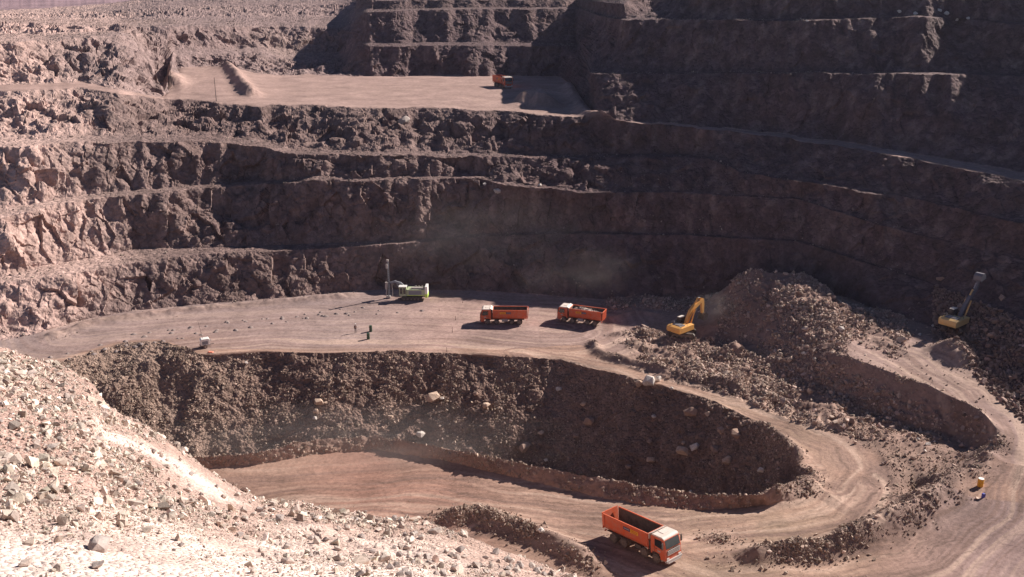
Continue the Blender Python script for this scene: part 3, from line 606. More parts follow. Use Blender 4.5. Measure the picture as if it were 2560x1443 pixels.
scatter('slope_rubble', 'brown broken rubble covering the long slope below the pit floor', 'rubble', S('C0', 'H1') * (QP < 2000) * np.clip(.55 + 2.2 * chute[:-1, :-1], .08, 2) * np.clip(.7 + pt, .2, 2) * np.where(QP > 1350, .55, 1.0) * np.clip(.35 + FRt * .9, 0, 1.2), 52000, .13, .85, 2.0, (.335, .245, .195), .22, .1)
scatter('heap_rubble', 'broken rock covering the blasted heap between the two excavators', 'rubble', np.where(S('M1', 'M2', 'T0', 'E2'), np.clip(heapw[:-1, :-1] * 1.6 - .25, 0, 1), 0) * patch + S('T0', 'M1') * (QP > 2080) * .012, 30000, .16, 1.3, 1.7, (.38, .28, .23), .2, .14)
scatter('berm_rubble', 'stones along the earth berms beside the haul roads', 'rubble', (rub2[:-1, :-1] * (QS > seg_index('T0')) * (1.2 + 2.5 * (QS >= seg_index('F1'))) + S('Cb') * 1.3 * (QP < 2030) + S('H2') * FRt * .7 * (QP < 2015)) * patch, 36000, .12, .75, 1.8, (.34, .25, .20), .18, .08)
scatter('near_scree', 'loose pale scree covering the near hillside', 'scree', (S('G1') * 1.0 + S('G2') * np.clip(1.3 - FRt, .2, 1)) * np.clip(.6 + pt * 3.2, .02, 2.8) * np.clip(1.15 - 3 * np.clip(fbm(V[:-1, :-1, 0] / 9, V[:-1, :-1, 1] / 9, V[:-1, :-1, 2] / 9, 3, 95), 0, 1), .08, 1.15) * (1 - .85 * dusty[:-1, :-1]) + (S('G0') & (FRt > .6)) * .5, 62000, .06, .8, 1.9, (.50, .41, .345), .24, .2)
scatter('fine_scree', 'fine gravel between the larger stones of the near hillside', 'gravel', (S('G2') + S('G1')) * patch, 60000, .025, .13, 1.4, (.54, .44, .375), .2, .1)
scatter('toe_rubble', 'fallen rubble along the foot of the pit walls and on the ledges', 'rubble', (S('T0') * np.clip(1 - FRt * 3.5, 0, 1) * .8 + S('T1', 'T2', 'T3', 'T5', 'T6') * .5 + (S('C1', 'C2', 'C3') & (FRt > .55)) * .25) * patch * (QP < 2300), 16000, .14, .8, 1.9, (.25, .19, .165), .18, .08)
scatter('right_slope_rubble', 'coarse dark rubble sliding down beside the far excavator', 'rubble', (S('C1') * (QP > 2330) + S('T0') * (QP > 2330)) * 1.0, 6500, .3, 1.5, 1.9, (.24, .165, .14), .2, .08)
scatter('floor_stones', 'scattered small stones on the roads and floors', 'stones', (S('T0', 'M1', 'M2', 'E2', 'R2') * .25 + S('Fb', 'F1', 'F2') * 1.0) * np.clip(pt * 3 - .3, 0, 1), 3500, .05, .22, 2.0, (.42, .33, .28), .15, .1)

# individual boulders -------------------------------------------------------
M_BOULDER = stone_material('boulder_rock', .08, 3)
def rock_mesh(seed, tint, n=20, flat=.8):
    v, f = hull_rock(n, seed, flat)
    col = np.clip(np.repeat(np.array([tint]), len(v), 0) * (1 + .06 * rng.normal(size=(len(v), 1))), .03, .85)
    return mesh_tris('boulder', v, f, col, M_BOULDER)
PALE, TAN, BROWN, GREY = (.66, .58, .52), (.54, .39, .30), (.40, .27, .21), (.38, .315, .285)
FPALE = (.50, .41, .355)
BOULD = {(t, k): rock_mesh(300 + k * 7 + i, t, 16 + 3 * k, .72 + .06 * k) for i, t in enumerate((PALE, TAN, BROWN, GREY, FPALE)) for k in range(4)}
def boulder(px, y, wpx, tint, label, group=None, k=0, stretch=(1, .9, .8), sink=.22, name='boulder'):
    loc, _ = ground_px(px, y)
    if loc is None or (name == 'rock' and loc.y > 72): return
    s = wpx / F * (loc - Vector((0, 0, CZ))).dot(Vector((0, cp, -sp)))
    o = bpy.data.objects.new(name, BOULD[(tint, k % 4)]); C.objects.link(o)
    o.location = loc + Vector((0, 0, s * (.5 * stretch[2] - sink)))
    r = random.Random(px * 31 + y); o.rotation_euler = (r.uniform(-.5, .5), r.uniform(-.5, .5), r.uniform(0, 6.28))
    o.scale = [s * q * r.uniform(1.0, 1.15) for q in stretch]
    tag(o, label, 'boulder', group); return o
BG = 'boulders on the dark rubble slope'
for (px, y, wp, t, lab, k) in [
    (1735, 1128, 32, PALE, 'palest boulder lying in the middle of the shaded slope below the ramp', 0),
    (1706, 1140, 36, TAN, 'tan boulder touching the left side of the palest boulder on the shaded slope', 1),
    (1786, 1132, 26, BROWN, 'brown upright boulder right of the palest boulder on the shaded slope', 2),
    (1818, 1160, 26, TAN, 'tan wedge boulder below and right of the palest boulder, near the berm', 3),
    (1627, 1158, 26, TAN, 'flat triangular tan boulder low on the shaded slope above the berm', 1),
    (1836, 1096, 36, BROWN, 'broad brown boulder half buried high on the right of the shaded slope', 0),
    (1802, 1082, 20, BROWN, 'small reddish brown boulder above the broad half buried one', 2),
    (1725, 1040, 30, BROWN, 'rounded brown boulder just under the ramp edge', 3),
    (1768, 1040, 18, TAN, 'small tan boulder right of the rounded one under the ramp edge', 0),
    (1622, 965, 38, PALE, 'large pale slab perched at the edge of the ramp', 1),
    (1596, 968, 28, TAN, 'tan block leaning left of the large pale slab at the ramp edge', 2),
    (1645, 952, 16, PALE, 'small pale stone right of the slab on the ramp edge', 3),
    (1678, 976, 14, PALE, 'little pale stone further down the ramp edge', 0),
    (1396, 978, 16, PALE, 'upright pale stone on the upper part of the slope right of centre', 1),
    (1458, 1016, 17, TAN, 'tan stone alone on the dark upper slope', 2),
    (1472, 1062, 30, BROWN, 'large dull brown boulder in mid slope', 3),
    (1352, 1088, 20, TAN, 'tan stone low in the slope left of the large dull boulder', 0),
    (1312, 1128, 34, BROWN, 'large brown boulder resting just above the berm', 1),
    (1365, 1154, 12, PALE, 'little pale stone by the berm behind the large brown boulder', 2),
    (1215, 1022, 22, TAN, 'tan block in the middle of the slope left of the dull boulder', 3),
    (1190, 990, 16, BROWN, 'brown block above and left of the tan block on mid slope', 0),
    (1082, 1008, 44, TAN, 'largest tan boulder with a long shadow on the left part of the slope', 1),
    (1104, 1000, 14, PALE, 'small pale stone leaning on the right of the largest tan boulder', 2),
    (1052, 1092, 20, PALE, 'pale upright stone just above the crest of the berm', 3),
    (976, 1048, 16, TAN, 'tan stone halfway down the slope with a streak shadow', 0),
    (797, 1014, 26, TAN, 'pointed tan boulder at the top of a stack of three on the slope', 1),
    (790, 1034, 18, TAN, 'middle boulder of the stack of three on the slope', 2),
    (788, 1050, 12, PALE, 'lowest and palest stone of the stack of three on the slope', 3),
    (616, 910, 10, PALE, 'single pale stone near the top of the slope at the left', 0),
    (1634, 1046, 14, PALE, 'small pale stone in the middle of the dark slope', 1),
    (1625, 1108, 14, BROWN, 'small brown stone left of the palest pair on the shaded slope', 2),
    (1708, 1112, 12, TAN, 'small tan stone just above the tan boulder on the shaded slope', 3),
    (1440, 1096, 18, BROWN, 'brown stone under the large dull boulder', 0),
    (1902, 1182, 20, PALE, 'pale flat stone near the tip of the dark slope', 1),
    (1570, 1172, 16, BROWN, 'brown stone at the foot of the slope behind the berm', 2)]:
    boulder(px, y, wp * 1.15, t, lab, BG, k, sink=.08)
for (px, y, wp, t, lab, k) in [
    (2253, 856, 40, TAN, 'large tan boulder standing on the open bench left of the far excavator', 0),
    (2104, 826, 20, PALE, 'round pale boulder on the right flank of the rubble heap', 1),
    (2300, 838, 12, PALE, 'small pale stone between the large tan boulder and the far excavator', 2),
    (2332, 816, 9, PALE, 'little pale stone just left of the far excavator', 3),
    (2011, 888, 22, PALE, 'pale block in front of the rubble heap above the ramp', 0),
    (1975, 902, 22, TAN, 'tan block left of the pale block in front of the rubble heap', 1),
    (2036, 900, 14, GREY, 'small grey stone right of the pale block in front of the rubble heap', 2),
    (2025, 982, 22, TAN, 'tan boulder beside the dark bank over the ramp', 3),
    (2050, 984, 14, BROWN, 'brown stone touching the tan boulder over the ramp', 0),
    (2294, 1100, 13, PALE, 'pale stone at the foot of the dark bank on the right', 1),
    (2320, 1113, 18, PALE, 'largest pale stone at the foot of the dark bank on the right', 2),
    (2312, 1130, 12, PALE, 'lower pale stone under the largest one at the foot of the dark bank', 3),
    (2336, 1106, 10, PALE, 'small pale stone right of the largest one at the foot of the dark bank', 0),
    (2283, 1148, 18, BROWN, 'dull brown stone at the foot of the dark bank', 1),
    (2035, 1232, 9, BROWN, 'small dark stone alone on the hairpin of the road', 2),
    (1727, 1232, 14, PALE, 'pale stone set on the crest of the berm above the front truck', 3),
    (1353, 1330, 26, PALE, 'broad pale stone on the near berm left of the front truck', 0),
    (2505, 748, 22, BROWN, 'reddish boulder in the shaded rubble right of the far excavator arm', 1),
    (2478, 842, 26, BROWN, 'brown boulder in the shade right of the far excavator body', 2),
    (2350, 700, 20, BROWN, 'brown boulder in the shade behind the far excavator cab', 3)]:
    boulder(px, y, wp, t, lab, 'boulders around the broken bench', k)
for (px, y, wp, lab, k) in [(2248, 18, 16, 'leftmost pale boulder in the row on the high bench at the top right', 0), (2288, 22, 14, 'tan boulder second from left in the row on the high bench', 1),
    (2350, 14, 14, 'tallest boulder of the row on the high bench', 2), (2366, 22, 14, 'brightest boulder of the row on the high bench', 3), (2392, 38, 12, 'lowest pale boulder of the row on the high bench', 0), (2420, 34, 12, 'rightmost boulder of the row on the high bench', 1), (2018, 40, 9, 'small white boulder alone on the high bench left of the row', 2)]:
    boulder(px, y + 14, wp, PALE, lab, 'boulders on the high bench', k)
for (px, y, wp, lab, k) in [(1243, 482, 26, 'brightest pale block on the shaded wall above the trucks', 0), (1350, 465, 12, 'small pale block right of the brightest one on the wall', 1),
    (1212, 462, 12, 'small pale block left of the brightest one on the wall', 2), (1010, 310, 36, 'long pale outcrop block on the wall under the sunlit platform', 3)]:
    boulder(px, y, wp, GREY if wp > 30 else PALE, lab, 'pale blocks on the shaded pit wall', k)
# foreground rocks, the largest of the near hillside, each an object of its own
FGR = [(125, 1125, 34), (240, 1105, 30), (345, 1045, 44), (252, 1378, 90), (62, 1415, 44), (150, 1425, 38), (245, 1420, 44), (640, 1232, 26), (655, 1250, 26), (560, 1245, 26), (610, 1280, 26), (700, 1300, 34),
       (985, 1300, 26), (1003, 1305, 22), (1045, 1300, 30), (1090, 1335, 50), (1130, 1318, 34), (720, 1370, 30), (790, 1358, 34), (850, 1420, 34), (960, 1405, 40), (1070, 1412, 30), (1240, 1385, 30), (1270, 1440, 40),
       (455, 1120, 24), (480, 1130, 30), (330, 1150, 26), (420, 1170, 30), (25, 1150, 46), (20, 1180, 40), (200, 1210, 26), (350, 1215, 30), (300, 1130, 28), (540, 1170, 24), (430, 1060, 22), (310, 1060, 26),
       (880, 1300, 22), (820, 1290, 20), (765, 1285, 22), (905, 1345, 28), (940, 1370, 26), (1000, 1370, 26), (1150, 1380, 30), (1190, 1420, 34), (1330, 1420, 26), (660, 1390, 24), (600, 1340, 26), (520, 1310, 22),
       (105, 1050, 24), (60, 1000, 20), (180, 1000, 24), (215, 1060, 22), (150, 940, 20), (470, 1230, 26), (395, 1250, 24), (120, 1180, 28), (245, 1160, 30), (1110, 1440, 36), (1000, 1440, 32), (900, 1440, 30)]
ra = random.Random(5)
desc = {90: 'largest wedge of grey rock casting a dark shadow in the lower left corner'}
for i, (px, y, wp) in enumerate(FGR):
    lab = desc.get(wp, 'pale angular rock lying among the scree of the near hillside')
    boulder(px, y, wp * ra.uniform(.8, 1.0), FPALE if ra.random() < .6 else GREY, lab, None if wp == 90 else 'larger rocks on the near hillside', ra.randrange(4), (1, .85, .65), .12, 'rock')
for i in range(190):
    px = ra.uniform(0, 1420); ylo = float(np.interp(px, [0, 230, 262, 500, 650, 950, 1400], [890, 965, 1030, 1175, 1250, 1305, 1435]))
    y = ra.uniform(ylo, min(1443, ylo + 260))
    boulder(round(px), round(y), ra.uniform(9, 20) * (0.75 + (y - 850) / 900), FPALE if ra.random() < .6 else GREY, 'pale angular rock lying among the scree of the near hillside', 'larger rocks on the near hillside', ra.randrange(4), (1, .85, .7), .15, 'rock')

# ------------------------------------------------------------------ mesh builder
class MB:
    def __init__(s): s.bm = bmesh.new()
    def box(s, x0, x1, y0, y1, z0, z1, rot=None, piv=(0, 0, 0)):
        vs = [s.bm.verts.new(p) for p in [(x0, y0, z0), (x1, y0, z0), (x1, y1, z0), (x0, y1, z0), (x0, y0, z1), (x1, y0, z1), (x1, y1, z1), (x0, y1, z1)]]
        for f in [(0, 3, 2, 1), (4, 5, 6, 7), (0, 1, 5, 4), (1, 2, 6, 5), (2, 3, 7, 6), (3, 0, 4, 7)]: s.bm.faces.new([vs[i] for i in f])
        if rot:
            bmesh.ops.rotate(s.bm, cent=piv, matrix=Matrix.Rotation(rot[1], 3, rot[0]), verts=vs)
        return vs
    def prism(s, pts, y0, y1, axis='y'):
        def P(a, b, c): return {'y': (a, c, b), 'x': (c, a, b), 'z': (a, b, c)}[axis]
        A = [s.bm.verts.new(P(a, b, y0)) for a, b in pts]; B = [s.bm.verts.new(P(a, b, y1)) for a, b in pts]
        n = len(pts); s.bm.faces.new(A); s.bm.faces.new(B[::-1])
        for i in range(n): s.bm.faces.new([A[i], B[i], B[(i + 1) % n], A[(i + 1) % n]])
        return A + B
    def cyl(s, p0, p1, r0, r1=None, n=14):
        r1 = r0 if r1 is None else r1
        p0, p1 = Vector(p0), Vector(p1); d = (p1 - p0).normalized(); q = d.to_track_quat('Z', 'Y')
        A = [s.bm.verts.new(p0 + q @ Vector((r0 * math.cos(2 * math.pi * i / n), r0 * math.sin(2 * math.pi * i / n), 0))) for i in range(n)]
        B = [s.bm.verts.new(p1 + q @ Vector((r1 * math.cos(2 * math.pi * i / n), r1 * math.sin(2 * math.pi * i / n), 0))) for i in range(n)]
        s.bm.faces.new(A[::-1]); s.bm.faces.new(B)
        for i in range(n): s.bm.faces.new([A[i], A[(i + 1) % n], B[(i + 1) % n], B[i]])
    def quad(s, *p): s.bm.faces.new([s.bm.verts.new(q) for q in p])
    def build(s, name, mat, parent=None, bevel=0.0):
        bmesh.ops.recalc_face_normals(s.bm, faces=s.bm.faces)
        if bevel: bmesh.ops.bevel(s.bm, geom=s.bm.edges[:], offset=bevel, segments=2, affect='EDGES', profile=.6)
        me = bpy.data.meshes.new(name); s.bm.to_mesh(me); s.bm.free()
        me.materials.append(mat); o = bpy.data.objects.new(name, me); C.objects.link(o); o.parent = parent; return o
def copy_tree(o, parent=None):
    c = o.copy(); C.objects.link(c); c.parent = parent
    for ch in [x for x in bpy.data.objects if x.parent == o]: copy_tree(ch, c)
    return c

# ------------------------------------------------------------------ tipper truck (x forward)
def make_truck():
    t = empty('dump_truck')
    b = MB()
    for s in (-1, 1): b.box(-4.1, 4.2, s * .45 - .06, s * .45 + .06, .78, 1.08)
    for x in (-4.0, -2.4, -.6, 1.0, 2.2, 3.9): b.box(x - .07, x + .07, -.39, .39, .8, 1.05)
    for x in (3.1, 1.35, -1.63, -3.19): b.cyl((x, -.95, .54), (x, .95, .54), .1)
    b.box(.0, .9, -1.15, -.55, .55, 1.1); b.build('chassis', DARK, t)
    b = MB(); b.cyl((-.9, .85, .85), (.3, .85, .85), .33, n=18); b.build('fuel_tank', STEEL, t)
    for x in (3.1, 1.35, -1.63, -3.19):
        for s in (-1, 1):
            w_ = .34 if x > 0 else .58; yo = s * 1.22; yi = s * (1.22 - w_)
            b = MB(); b.cyl((x, min(yi, yo), .53), (x, max(yi, yo), .53), .53, n=26)
            wh = b.build('wheel', TYRE, t, .05)
            b = MB(); b.cyl((x, yo - s * .02, .53), (x, yo + s * .025, .53), .31, .27, n=18); b.cyl((x, yo, .53), (x, yo + s * .07, .53), .12, n=12)
            b.build('rim', RIM, wh)
    # cab shell with openings framed around it
    prof = [(2.38, .95), (2.38, 2.93), (2.55, 3.05), (4.02, 3.05), (4.2, 2.95), (4.47, 1.95), (4.52, 1.05), (4.5, .62), (3.75, .62), (3.7, .95), (3.5, 1.2), (3.1, 1.28), (2.7, 1.2), (2.5, .95)]
    b = MB(); b.prism([(x, z) for x, z in prof], -1.22, 1.22); cab = b.build('cab', ORANGE, t, .035)
    b = MB(); b.prism([(2.42, 3.0), (2.5, 3.14), (2.7, 3.2), (3.9, 3.2), (4.1, 3.12), (4.2, 2.97)], -1.18, 1.18); b.build('roof', WHITEP, cab, .05)
    b = MB(); b.box(2.7, 3.5, -.4, .4, 3.19, 3.24); b.build('roof_hatch', WHITEP, cab, .01)
    b = MB()
    for y0, y1 in ((-1.08, 1.08),):
        b.quad((4.232, y0, 2.9), (4.232, y1, 2.9), (4.487, y1, 2.02), (4.487, y0, 2.02)); b.quad((4.19, y0, 2.87), (4.19, y1, 2.87), (4.44, y1, 2.0), (4.44, y0, 2.0))
    b.build('windscreen', SCREEN, cab)
    for s in (-1, 1):
        y = s * 1.228
        b = MB(); pts = [(3.0, 2.02), (3.0, 2.82), (3.92, 2.82), (4.18, 2.0), (3.8, 1.88)]
        b.prism(pts, min(y, y + s * .012), max(y, y + s * .012)); b.build('side_window', GLASS, cab)
        b = MB(); b.prism([(2.93, 1.3), (2.93, 2.9), (2.965, 2.9), (2.965, 1.3)], min(y, y + s * .008), max(y, y + s * .008)); b.box(3.1, 3.3, min(y, y + s * .04), max(y, y + s * .04), 1.72, 1.77); b.build('door_handle', DARK, cab)
        b = MB(); b.box(3.35, 3.75, min(y, y + s * .006), max(y, y + s * .006), 1.45, 1.62); b.build('door_marking', GREYM, cab)
        b = MB(); b.cyl((4.15, s * 1.25, 2.8), (4.3, s * 1.5, 2.75), .025); b.box(4.24, 4.33, s * 1.5 - .12, s * 1.5 + .12, 2.05, 2.78); b.build('mirror', DARK, cab, .02)
        b = MB(); b.box(4.5, 4.57, s * .92 - .2, s * .92 + .2, .78, 1.0); b.build('headlight', LAMPM, cab, .02)
        b = MB(); b.box(2.62, 3.65, min(s * .9, s * 1.26), max(s * .9, s * 1.26), 1.18, 1.24); b.box(2.3, 2.6, min(s * .9, s * 1.24), max(s * .9, s * 1.24), .5, .58); b.build('mudguard', DARK, cab)
    b = MB(); b.box(4.505, 4.55, -.98, .98, 1.28, 1.85); b.build('grille', DARK, cab)
    b = MB()
    for z in (1.3, 1.45, 1.6, 1.75): b.box(4.53, 4.60, -1.0, 1.0, z, z + .07)
    b.build('grille_slats', GREYM, cab)
    b = MB(); b.box(4.35, 4.66, -1.22, 1.22, .5, .76); b.box(4.5, 4.68, -1.0, 1.0, .36, .5); b.build('bumper', GREYM, cab, .03)
    b = MB(); b.box(4.545, 4.56, -.75, .75, 1.9, 1.98); b.build('wiper', DARK, cab)
    b = MB(); b.cyl((2.15, .95, 1.1), (2.15, .95, 2.75), .12); b.cyl((2.15, -.95, 1.2), (2.15, -.95, 2.2), .22); b.box(2.02, 2.3, -.8, .8, 1.05, 1.9); b.build('air_intake', DARK, t)
    # tipper body
    b = MB(); x0, x1, z0, z1 = -4.6, 2.0, 1.2, 2.95; th = .07
    for s in (-1, 1):
        b.prism([(s * .95, z0), (s * 1.24, z0 + .35), (s * 1.27, z1), (s * (1.27 - th), z1), (s * (1.24 - th), z0 + .4), (s * .92, z0 + .1)], x0, x1, 'x')
    b.box(x0, x1, -.95, .95, z0 - .02, z0 + .08)
    b.prism([(x1 - .02, z0 + .02), (x1 - .02, z1 + .08), (x1 + .07, z1 + .08), (x1 + .07, z0 + .02)], -1.25, 1.25)
    body = b.build('tipper_body', ORANGE, t)
    b = MB()
    for s in (-1, 1): b.box(x0, x1, min(s * 1.18, s * 1.31), max(s * 1.18, s * 1.31), z1 + .003, z1 + .1)
    b.build('top_rail', ORANGE, body, .015)
    b = MB(); zi = z0 + .1
    for s in (-1, 1): b.quad((x0 + .08, s * .9, zi), (x1 - .04, s * .9, zi), (x1 - .04, s * 1.15, z0 + .42), (x0 + .08, s * 1.15, z0 + .42)); b.quad((x0 + .08, s * 1.15, z0 + .42), (x1 - .04, s * 1.15, z0 + .42), (x1 - .04, s * 1.19, z1 - .02), (x0 + .08, s * 1.19, z1 - .02))
    b.quad((x0 + .08, -.9, zi), (x1 - .04, -.9, zi), (x1 - .04, .9, zi), (x0 + .08, .9, zi)); b.quad((x1 - .04, -1.19, zi), (x1 - .04, 1.19, zi), (x1 - .04, 1.19, z1), (x1 - .04, -1.19, z1))
    b.build('bed_lining', BEDIN, body)
    b = MB(); b.prism([(x0 - .16, z0 + .02), (x0 - .26, z1 + .12), (x0 - .17, z1 + .12), (x0 - .07, z0 + .02)], -1.24, 1.24)
    tg = b.build('tailgate', ORANGE, body)
    b = MB()
    for y in (-1.05, -.63, -.21, .21, .63, 1.05): b.prism([(x0 - .22, z0 + .1), (x0 - .31, z1), (x0 - .255, z1), (x0 - .165, z0 + .1)], y - .05, y + .05)
    b.build('tailgate_ribs', ORANGE, tg)
    b = MB(); b.prism([(x1 + .08, z1 - .02), (x1 + .55, z1 + .3), (x1 + .55, z1 + .36), (x1 + .08, z1 + .1)], -1.15, 1.15); b.box(x1 + .07, x1 + .16, -1.2, 1.2, z1 - .5, z1 + .1); b.build('headboard', WHITEP, body, .01)
    b = MB(); b.box(x1 + .075, x1 + .17, .5, .62, z0 + .1, z1 - .5); b.cyl((x1 + .25, 0, .9), (x1 + .25, 0, z1 - .3), .13); b.build('tipping_ram', STEEL, body)
    for s in (-1, 1):
        y = s * 1.274; yy = sorted((y, y + s * .01)); y2 = sorted((y + s * .01, y + s * .016))
        b = MB(); b.box(-1.55 if s < 0 else -1.5, -.55, yy[0], yy[1], 2.28, 2.62); st = b.build('blue_sticker', BLUEST, body)
        b = MB()
        for i in range(6): b.box(-1.42 + i * .14, -1.34 + i * .14, y2[0], y2[1], 2.38, 2.53)
        b.build('sticker_lettering', GREYM, st)
        b = MB(); b.box(-.5, .65, yy[0], yy[1], 2.22, 2.62); st = b.build('yellow_sticker', YELST, body)
        b = MB()
        for i in range(7): b.box(-.38 + i * .14, -.3 + i * .14, y2[0], y2[1], 2.42, 2.54)
        b.box(-.3, .45, y2[0], y2[1], 2.28, 2.34); b.build('sticker_lettering', REDST, st)
        for x in (x0 + .12, x1 - .12):
            b = MB(); b.prism([(s * 1.23, z0 + .35), (s * 1.31, z0 + .38), (s * 1.33, z1 + .02), (s * 1.26, z1 + .02)], x - .09, x + .09, 'x'); b.build('corner_post', ORANGE, body)
        b = MB(); b.box(-4.1, -.8, min(s * .68, s * 1.2), max(s * .68, s * 1.2), 1.1, 1.15); b.build('rear_mudguard', DARK, t)
    for s in (-1, 1):
        b = MB(); b.box(-4.62, -4.55, s * .95 - .14, s * .95 + .14, .85, 1.0); b.build('tail_light', REDST, t)
    return t
def seat(o, px, y, heading, sc=1.0, dz=0.0, tilt=True):
    loc, n = ground_px(px, y)
    zs = []; h = Vector((math.cos(heading), math.sin(heading), 0)); sdv = Vector((-h.y, h.x, 0))
    def gz(p): return ground_xy(p.x, p.y, loc.z + 6)[0].z
    L, W = 2.6 * sc, 1.1 * sc
    zf = (gz(loc + h * L + sdv * W) + gz(loc + h * L - sdv * W)) / 2; zb = (gz(loc - h * L + sdv * W) + gz(loc - h * L - sdv * W)) / 2
    zl = (gz(loc + sdv * W + h * L) + gz(loc + sdv * W - h * L)) / 2; zr = (gz(loc - sdv * W + h * L) + gz(loc - sdv * W - h * L)) / 2
    pitch = math.atan2(zf - zb, 2 * L); roll = math.atan2(zl - zr, 2 * W)
    if not tilt: pitch = roll = 0
    fw = Vector((h.x * math.cos(pitch), h.y * math.cos(pitch), math.sin(pitch))); lf = Vector((sdv.x * math.cos(roll), sdv.y * math.cos(roll), math.sin(roll)))
    up = fw.cross(lf).normalized(); lf = up.cross(fw)
    o.rotation_euler = Matrix((fw, lf, up)).transposed().to_euler(); o.location = Vector((loc.x, loc.y, (zf + zb) / 2 + dz)); o.scale = (sc, sc, sc)
    return loc
TR = 'orange tipper trucks working in the pit'
tr1 = make_truck(); tag(tr1, 'nearest orange dump truck, empty, on the front road with its white cab to the right', 'dump truck', TR)
seat(tr1, 1605, 1372, R(-50))
tr2 = copy_tree(tr1); tag(tr2, 'empty orange dump truck seen side on in the middle of the pit floor', 'dump truck', TR); seat(tr2, 1259, 807, R(178))
tr3 = copy_tree(tr1); tag(tr3, 'orange dump truck loaded with pale rock, nearest to the yellow excavator', 'dump truck', TR); seat(tr3, 1452, 806, R(157))
tr4 = copy_tree(tr1); tag(tr4, 'small distant orange dump truck facing the camera on the sunlit upper platform', 'dump truck', TR); seat(tr4, 1257, 218, R(-67), 1.12)
# rock load lies in the third truck
hb = MB(); b = hb.bm
n_ = 13
gridv = [[b.verts.new((-4.2 + 5.9 * i / 16, -1.05 + 2.1 * j / 8, 2.35 + .75 * math.exp(-((i - 10) / 5.5) ** 2 - ((j - 4) / 3.2) ** 2) + .12 * random.uniform(-1, 1))) for j in range(9)] for i in range(17)]
for i in range(16):
    for j in range(8): b.faces.new([gridv[i][j], gridv[i + 1][j], gridv[i + 1][j + 1], gridv[i][j + 1]])
for k in range(60):
    rv, rf = SMALL[k % 10]; i = random.uniform(2, 15); j = random.uniform(1, 7); s_ = random.uniform(.25, .6)
    off = np.array([-4.2 + 5.9 * i / 16, -1.05 + 2.1 * j / 8, 2.42 + .75 * math.exp(-((i - 10) / 5.5) ** 2 - ((j - 4) / 3.2) ** 2)])
    vv = [b.verts.new(tuple(q * s_ + off)) for q in rv]
    for f in rf: b.faces.new([vv[q] for q in f])
M_LOAD = plain('pale_rock_load', (.42, .34, .30), .9, dust=.3)
ld = hb.build('rock_load', M_LOAD); ld.matrix_world = tr3.matrix_basis.copy(); ld.location = tr3.location; ld.rotation_euler = tr3.rotation_euler
tag(ld, 'heap of pale rock carried in the body of the truck beside the excavator', 'rock load')

